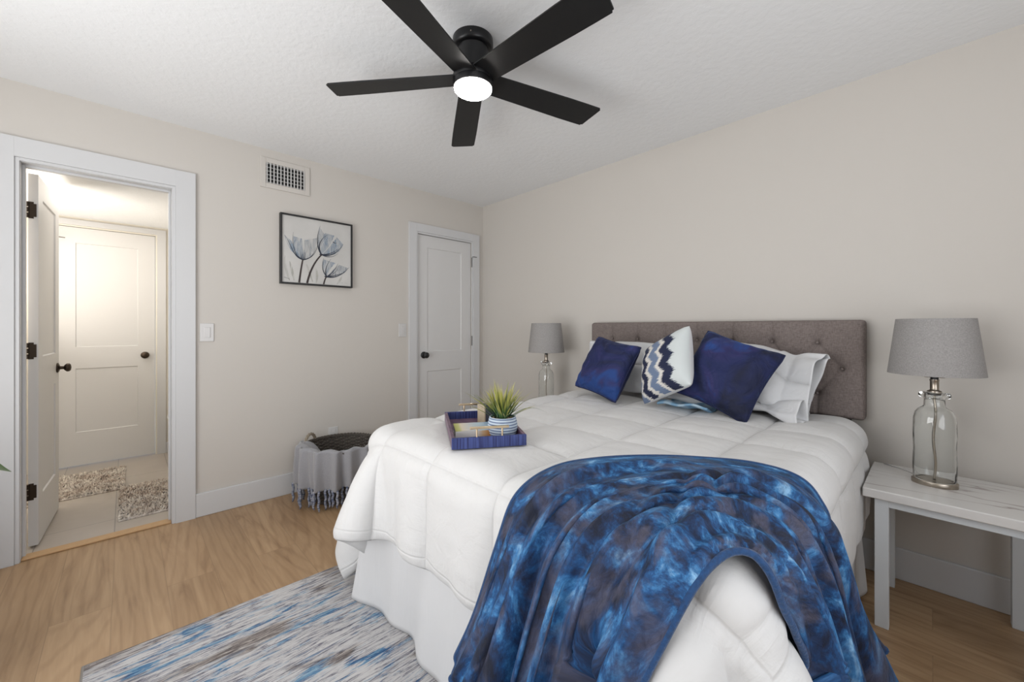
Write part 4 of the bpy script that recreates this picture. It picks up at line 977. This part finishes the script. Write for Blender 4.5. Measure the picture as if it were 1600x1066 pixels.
obj('tray_bottom', place(box(B(), -TW/2+0.012, TW/2-0.012, -TL/2+0.012, TL/2-0.012, 0.001, 0.007), TM), M['plum'], tray)
for y in (-TL/2+0.006, TL/2-0.006):
    bm = B(); 
    for x in (-0.047, 0.047): tube(bm, [(x,y,TH-0.002),(x,y,TH+0.030)], 0.0035, 10)
    box(bm, -0.072, 0.072, y-0.004, y+0.004, TH+0.028, TH+0.037, 0.001, 1)
    obj('handle', place(bm, TM), M['brass'], tray, angle=40)
# book
bk_ = thing('book', 'thick book with pale blue cover lying in the navy tray', 'book', tp(-0.015,-0.03,0.0075))
BM_ = TM @ Matrix.Translation((-0.028,-0.065,0.0075)) @ Matrix.Rotation(R(0),4,'Z')
bw, bd, bh = 0.175, 0.125, 0.032
def uvbox(bm, x0,x1,y0,y1,z0,z1):
    box(bm,x0,x1,y0,y1,z0,z1); uvl = bm.loops.layers.uv.verify()
    for f in bm.faces:
        for l in f.loops: l[uvl].uv = ((l.vert.co.x-x0)/(x1-x0), (l.vert.co.y-y0)/(y1-y0))
    return bm
obj('pages', place(box(B(), -bw/2+0.003, bw/2-0.003, -bd/2+0.003, bd/2-0.004, 0.0022, bh-0.0022), BM_), M['paper'], bk_)
obj('front_cover', place(uvbox(B(), -bw/2, bw/2, -bd/2, bd/2, bh-0.0022, bh), BM_), M['cover'], bk_)
obj('back_cover', place(uvbox(B(), -bw/2, bw/2, -bd/2, bd/2, 0, 0.0022), BM_), M['spine'], bk_)
obj('spine', place(uvbox(B(), -bw/2, bw/2, -bd/2, -bd/2+0.003, 0.0022, bh-0.0022), BM_), M['spine'], bk_)
# little box
bx = thing('small_box', 'small upright beige and charcoal box behind the potted grass', 'box', tp(0.0,0.13,0.0075))
BM2 = TM @ Matrix.Translation((0.045,0.135,0.0075)) @ Matrix.Rotation(R(38),4,'Z')
obj('body', place(box(B(), -0.028, 0.022, -0.022, 0.022, 0, 0.082, 0.002, 2), BM2), M['charcoal'], bx)
obj('side_panel', place(box(B(), -0.036, -0.0285, -0.023, 0.023, 0, 0.084, 0.002, 2), BM2), M['beige'], bx)
# pot with grass
pcx = tp(0.070,-0.118,0.0075)
pl = thing('potted_grass', 'artificial grass plant in a blue ribbed pot on the tray', 'plant', pcx)
prof = [(0.030,0.0),(0.036,0.002)]
for k in range(61):
    z = 0.003+k*0.062/60; r = 0.0375+0.0115*math.sin(min(1,(z/0.062))**0.8*PI*0.80)
    r += 0.0011*abs(math.sin(PI*z/0.009)); prof.append((r, z))
prof += [(prof[-1][0]-0.002,0.067),(prof[-1][0]-0.005,0.066),(prof[-1][0]-0.006,0.058)]
bm = lathe(B(), prof, (0,0,0), 48, cap=False); bm.faces.new([v_ for v_ in list(bm.verts)[:48]][::-1])
obj('pot', bm, M['pot'], pl, local=True, smooth=True)
bm = B(); rs = np.random.RandomState(2)
lathe(bm, [(0,0.0575),(0.037,0.0565),(0.038,0.055),(0,0.050)], n=24)
for k in range(60):
    a = rs.uniform(0,2*PI); r = 0.035*math.sqrt(rs.uniform()); q = bmesh.ops.create_icosphere(bm, subdivisions=1, radius=rs.uniform(0.0025,0.0045), matrix=Matrix.Translation((r*math.cos(a), r*math.sin(a), 0.060)))
obj('gravel', bm, M['gravel'], pl, local=True, smooth=True)
def blade(bm, uvl, base, azim, length, lean, droop, width, u, n=9, fold=0.25):
    p = Vector(base); ang = lean; prev = None; d2 = Vector((math.cos(azim), math.sin(azim), 0)); sd = Vector((-math.sin(azim), math.cos(azim), 0))
    for k in range(n+1):
        s = k/n; w_ = width*(0.55+0.9*s if s < 0.35 else (0.865*(1-((s-0.35)/0.65)**1.8)))
        up = d2*math.sin(ang)+Vector((0,0,1))*math.cos(ang); nr_ = d2*math.cos(ang)-Vector((0,0,1))*math.sin(ang)
        row = [bm.verts.new(p-sd*w_*0.5+nr_*(-w_*fold)), bm.verts.new(p), bm.verts.new(p+sd*w_*0.5+nr_*(-w_*fold))]
        if prev:
            for q in (0,1):
                f = bm.faces.new((prev[q], prev[q+1], row[q+1], row[q])); f.smooth = True
                for l, vv in zip(f.loops, (s-1/n, s-1/n, s, s)): l[uvl].uv = (u, vv)
        prev = row; p = p+up*(length/n); ang += droop/n
bm = B(); uvl = bm.loops.layers.uv.verify()
for k in range(120):
    a = rs.uniform(0, 2*PI); rr0 = 0.026*math.sqrt(rs.uniform()); ln = rs.uniform(0.085,0.135); lean = rs.uniform(0.05,1.0)*(0.4+rr0/0.026*0.75)
    blade(bm, uvl, (rr0*math.cos(a), rr0*math.sin(a), 0.057), a+rs.uniform(-0.5,0.5), ln, lean, rs.uniform(0.1,0.6), rs.uniform(0.0045,0.0075), float(rs.uniform() < 0.25)*0.8)
# long drooping strands to the right, one to the left
ra = math.atan2(0.72,0.69)
blade(bm, uvl, (0.015,0.012,0.057), ra-0.15, 0.17, 0.5, 1.25, 0.0035, 1.0); blade(bm, uvl, (0.017,0.01,0.057), ra+0.1, 0.16, 0.75, 1.7, 0.004, 1.0)
blade(bm, uvl, (-0.017,-0.01,0.057), ra+PI-0.1, 0.15, 0.7, 0.5, 0.006, 0.3); blade(bm, uvl, (0.010,0.0,0.057), ra+0.3, 0.15, 0.7, 0.35, 0.004, 0.1)
obj('grass_blades', bm, M['grass'], pl, local=True)

pl.scale = (1.18,1.18,1.18)
# ------------------------------------------------------------------ wicker basket with a grey throw
bc = Vector((0.285,-1.545,0)); 
bas = thing('wicker_basket', 'round grey wicker basket on the floor against the wall', 'basket', bc)
def basket_r(z): return 0.175+0.075*(z/0.36)**0.9
bm = B(); nst = 40; nrow = 30
for r_ in range(nrow):
    z = 0.012+r_*0.345/(nrow-1); pts = []
    for k in range(nst*3):
        a = 2*PI*k/(nst*3); off = 0.005*math.sin(a*nst/2+ (PI if r_ % 2 else 0)); q = basket_r(z)+off; pts.append((bc.x+q*math.cos(a), bc.y+q*math.sin(a), z+0.001*math.sin(a*7+r_)))
    tube(bm, pts, 0.0062, 5, closed=True)
obj('woven_wall', bm, M['wicker'], bas, smooth=True)
bm = B()
for k in range(nst):
    a = 2*PI*(k+0.5)/nst; tube(bm, [(bc.x+basket_r(z)*math.cos(a), bc.y+basket_r(z)*math.sin(a), z) for z in (0.005,0.1,0.2,0.3,0.362)], 0.0045, 5)
obj('stakes', bm, M['wicker'], bas, smooth=True)
bm = B()
for s in range(3):
    pts = []
    for k in range(160):
        a = 2*PI*k/160; q = basket_r(0.365)+0.009*math.sin(a*22+s*2*PI/3); pts.append((bc.x+q*math.cos(a), bc.y+q*math.sin(a), 0.366+0.009*math.cos(a*22+s*2*PI/3)))
    tube(bm, pts, 0.006, 6, closed=True)
obj('braided_rim', bm, M['wicker'], bas, smooth=True)
obj('basket_bottom', lathe(B(), [(0,0.004),(0.172,0.004),(0.172,0.016),(0,0.016)], tuple(bc), 40), M['wicker'], bas)
for ha, mt_ in ((R(215), M['wicker_light']), (R(35), M['wicker_light'])):
    bm = B(); cc = bc+Vector((math.cos(ha),math.sin(ha),0))*basket_r(0.365); td = Vector((-math.sin(ha),math.cos(ha),0))
    for s in range(3):
        pts = []
        for k in range(25):
            a = PI*k/24; base = cc+td*(0.052*math.cos(a))+Vector((0,0,0.36+0.062*math.sin(a))); ph = a*5+s*2*PI/3
            rad = td*math.cos(a)+Vector((0,0,1))*math.sin(a); outw = Vector((math.cos(ha),math.sin(ha),0)); pts.append(base+rad*0.006*math.cos(ph)+outw*0.006*math.sin(ph))
        tube(bm, pts, 0.0055, 6)
    obj('basket_handle', bm, mt_, bas, smooth=True)
# grey throw: hangs over the rim on the side that faces the camera
gt = thing('grey_throw', 'fluffy grey fringed throw hanging over the rim of the wicker basket', 'blanket', (bc.x, bc.y, 0.37))
camdir = math.atan2(-2.657-bc.y, 3.205-bc.x); a0, a1 = camdir-R(112), camdir+R(62)
na, nv = 120, 44; P = np.zeros((na, nv, 3)); UV = np.zeros((na, nv, 2))
def throw_pt(fa, s):
    """fa 0..1 round the basket, s 0..1 from inside the basket, over the rim and down"""
    a = a0+(a1-a0)*fa; Ld = 0.245*(1-0.55*max(0,(fa-0.62)/0.38)**1.2) ; rin = 0.13
    fold = 0.024*math.sin(fa*46+1.2*math.sin(fa*9)) + 0.008*math.sin(fa*83+1)
    if s < 0.42:
        q = s/0.42; r = rin+(basket_r(0.37)+0.012-rin)*q; z = 0.285+0.105*math.sin(q*PI/2)+0.012*math.sin(fa*31+q*4)*(1-q*0.3)
        r += fold*0.3*q
    elif s < 0.5:
        q = (s-0.42)/0.08; r = basket_r(0.37)+0.012+0.014*math.sin(q*PI/2)+fold*(0.3+0.2*q); z = 0.39-0.012*(1-math.cos(q*PI/2))
    else:
        q = (s-0.5)/0.5; z = 0.378-Ld*q; r = basket_r(max(z,0.02))+0.024+0.03*q+fold*(0.5+0.6*q)+0.012*math.sin(q*2)
    return Vector((bc.x+r*math.cos(a), bc.y+r*math.sin(a), z)), a
for i in range(na):
    for j in range(nv):
        p, _ = throw_pt(i/(na-1), j/(nv-1)); p.x = max(p.x, 0.025); P[i,j] = p; UV[i,j] = (i/na, j/nv)
grid_mesh('throw_cloth', P, UV, M['greythrow'], gt, solid=0.010, offset=1)
for k in range(30):
    fa = (k+0.5)/30; p, a = throw_pt(fa, 1.0); p.x = max(p.x, 0.025); bm = B(); ln = 0.115+0.015*math.sin(k*5.1); top_ = p.z
    end = max(0.008, top_-ln); pts = []
    for q in range(8):
        s = q/7; tw = 0.004*math.sin(q*1.9+k); pts.append((p.x+tw+0.004*math.cos(a)*s, p.y+tw*0.6, top_+0.006-(top_+0.006-end)*s))
    tube(bm, pts, [0.0075,0.0085,0.0075,0.008,0.0085,0.008,0.0075,0.004], 7); obj('fringe_tassel', bm, M['yarn'], gt, smooth=True)

# ------------------------------------------------------------------ rugs
rx0, rx1, ry0, ry1 = 1.155, 3.3, -2.765, -1.25
rug = thing('area_rug', 'blue grey and cream striped rug partly under the bed', 'rug', (2.2,-2.0,0))
obj('pile', box(B(), rx0, rx1, ry0, ry1, 0.0, 0.010, 0.002, 1), M['rug'], rug)
bm = B(); tube(bm, [(rx0,ry0,0.006),(rx1,ry0,0.006),(rx1,ry1,0.006),(rx0,ry1,0.006)], 0.0055, 8, closed=True); obj('binding', bm, M['rug_edge'], rug, smooth=True)
def shag(name, x0, x1, y0, y1, label, seed):
    bm = B(); rs = np.random.RandomState(seed); box(bm, x0, x1, y0, y1, 0.0, 0.010)
    hh = 0.028
    nX = int((x1-x0)/0.0125); nY = int((y1-y0)/0.0125)
    for i in range(nX):
        for j in range(nY):
            x = x0+(i+rs.uniform(0.1,0.9))*0.0125; y = y0+(j+rs.uniform(0.1,0.9))*0.0125; r = rs.uniform(0.005,0.008); lx, ly = rs.uniform(-0.012,0.012,2); z = hh*rs.uniform(0.7,1.15)
            b0 = [bm.verts.new((x+r*math.cos(q*2.094+i), y+r*math.sin(q*2.094+i), 0.008)) for q in range(3)]; m0 = [bm.verts.new((x+lx*0.5+r*0.9*math.cos(q*2.094+j), y+ly*0.5+r*0.9*math.sin(q*2.094+j), z*0.65)) for q in range(3)]; tv = bm.verts.new((x+lx, y+ly, z))
            for q in range(3): bm.faces.new((b0[q], b0[(q+1)%3], m0[(q+1)%3], m0[q])); bm.faces.new((m0[q], m0[(q+1)%3], tv))
    o = obj(name, bm, M['mat'], base=((x0+x1)/2,(y0+y1)/2,0), smooth=True); tag(o, label, 'bath mat'); return o
shag('bath_mat', -1.56, -0.93, -3.50, -2.66, 'shaggy beige bath mat farther in by the far bathroom door', 3)
shag('bath_mat', -0.94, -0.245, -2.69, -1.95, 'shaggy beige bath mat nearest the doorway on the right', 4)

# ------------------------------------------------------------------ toilet sliver seen past the right jamb
tl = thing('toilet', 'white toilet edge just visible past the right door jamb', 'toilet', (-1.50,-2.1,0))
bm = B(); rings = []
for z, sc, fy in ((0.0,0.62,0.10),(0.10,0.60,0.10),(0.20,0.66,0.07),(0.30,0.90,0.0),(0.375,1.0,0.0),(0.38,0.99,0.0)):
    ring = []
    for k in range(36):
        a = 2*PI*k/36; ring.append(bm.verts.new((-1.52+0.175*sc*math.cos(a), -2.14+fy*0.4+0.245*sc*math.sin(a), z)))
    rings.append(ring)
for a_, b_ in zip(rings, rings[1:]):
    for k in range(36): bm.faces.new((a_[k], a_[(k+1)%36], b_[(k+1)%36], b_[k]))
bm.faces.new(rings[-1]); bm.faces.new(rings[0][::-1]); obj('bowl', bm, M['porcelain'], tl, angle=50)
obj('seat', lathe(B(), [(0.178,0.380),(0.184,0.384),(0.184,0.395),(0.180,0.400),(0.184,0.403),(0.180,0.418),(0,0.424)], (-1.52,-2.14,0), 40, sx=1, sy=1.37), M['porcelain'], tl, angle=40)
obj('tank', box(B(), -1.72, -1.32, BY1-0.19, BY1-0.02, 0.36, 0.74, 0.02, 3), M['porcelain'], tl)
obj('tank_lid', box(B(), -1.73, -1.31, BY1-0.20, BY1-0.01, 0.742, 0.775, 0.01, 3), M['porcelain'], tl)

# ------------------------------------------------------------------ leafy plant just out of frame on the left
fp = thing('potted_plant', 'green leafy plant whose leaf tip enters at the left edge', 'plant', (0.93,-3.15,0))
obj('pot', lathe(B(), [(0.09,0.0),(0.12,0.18),(0.135,0.26),(0.135,0.28),(0.125,0.28),(0.115,0.25),(0,0.25)], (0.93,-3.15,0), 40), M['terracotta'], fp, angle=40)
obj('soil', lathe(B(), [(0.114,0.251),(0.08,0.258),(0,0.26)], (0.93,-3.15,0), 30, cap=False), M['soil'], fp, smooth=True)
def leaf_mesh(bm, p0, p1, w, up=Vector((0,0,1))):
    p0 = Vector(p0); p1 = Vector(p1); d = p1-p0; sd = d.cross(up).normalized(); nn = sd.cross(d).normalized(); rows = []
    for k in range(11):
        s = k/10; ww = w*math.sin(PI*min(1,s**0.8))**0.8*(1 if s < 0.85 else 0.8)+0.001; c = p0+d*s+nn*(0.10*d.length*math.sin(PI*s)) 
        rows.append([bm.verts.new(c-sd*ww+nn*ww*0.35), bm.verts.new(c), bm.verts.new(c+sd*ww+nn*ww*0.35)])
    for a_, b_ in zip(rows, rows[1:]):
        for q in (0,1): bm.faces.new((a_[q], a_[q+1], b_[q+1], b_[q])).smooth = True
bm = B(); tube(bm, [(0.93,-3.15,0.25),(0.935,-3.14,0.42),(0.93,-3.15,0.60),(0.935,-3.155,0.76)], [0.010,0.009,0.007,0.004], 8); obj('stem', bm, M['leaf'], fp, smooth=True)
bm = B(); tip = Vector((1.148,-2.924,0.727))
leaf_mesh(bm, (0.935,-3.14,0.70), tip, 0.034); obj('leaf', bm, M['leaf'], fp)
for k in range(13):
    a = R(160+k*137.5) ; r = 0.14+0.04*math.sin(k*2.1); z = 0.40+0.03*k
    if abs(((math.degrees(a)-46+180) % 360)-180) < 50: r = 0.10
    bm = B(); leaf_mesh(bm, (0.933,-3.147,z-0.03), (0.93+r*math.cos(a), -3.15+r*math.sin(a), z+0.05*math.sin(k)), 0.03); obj('leaf', bm, M['leaf'], fp)
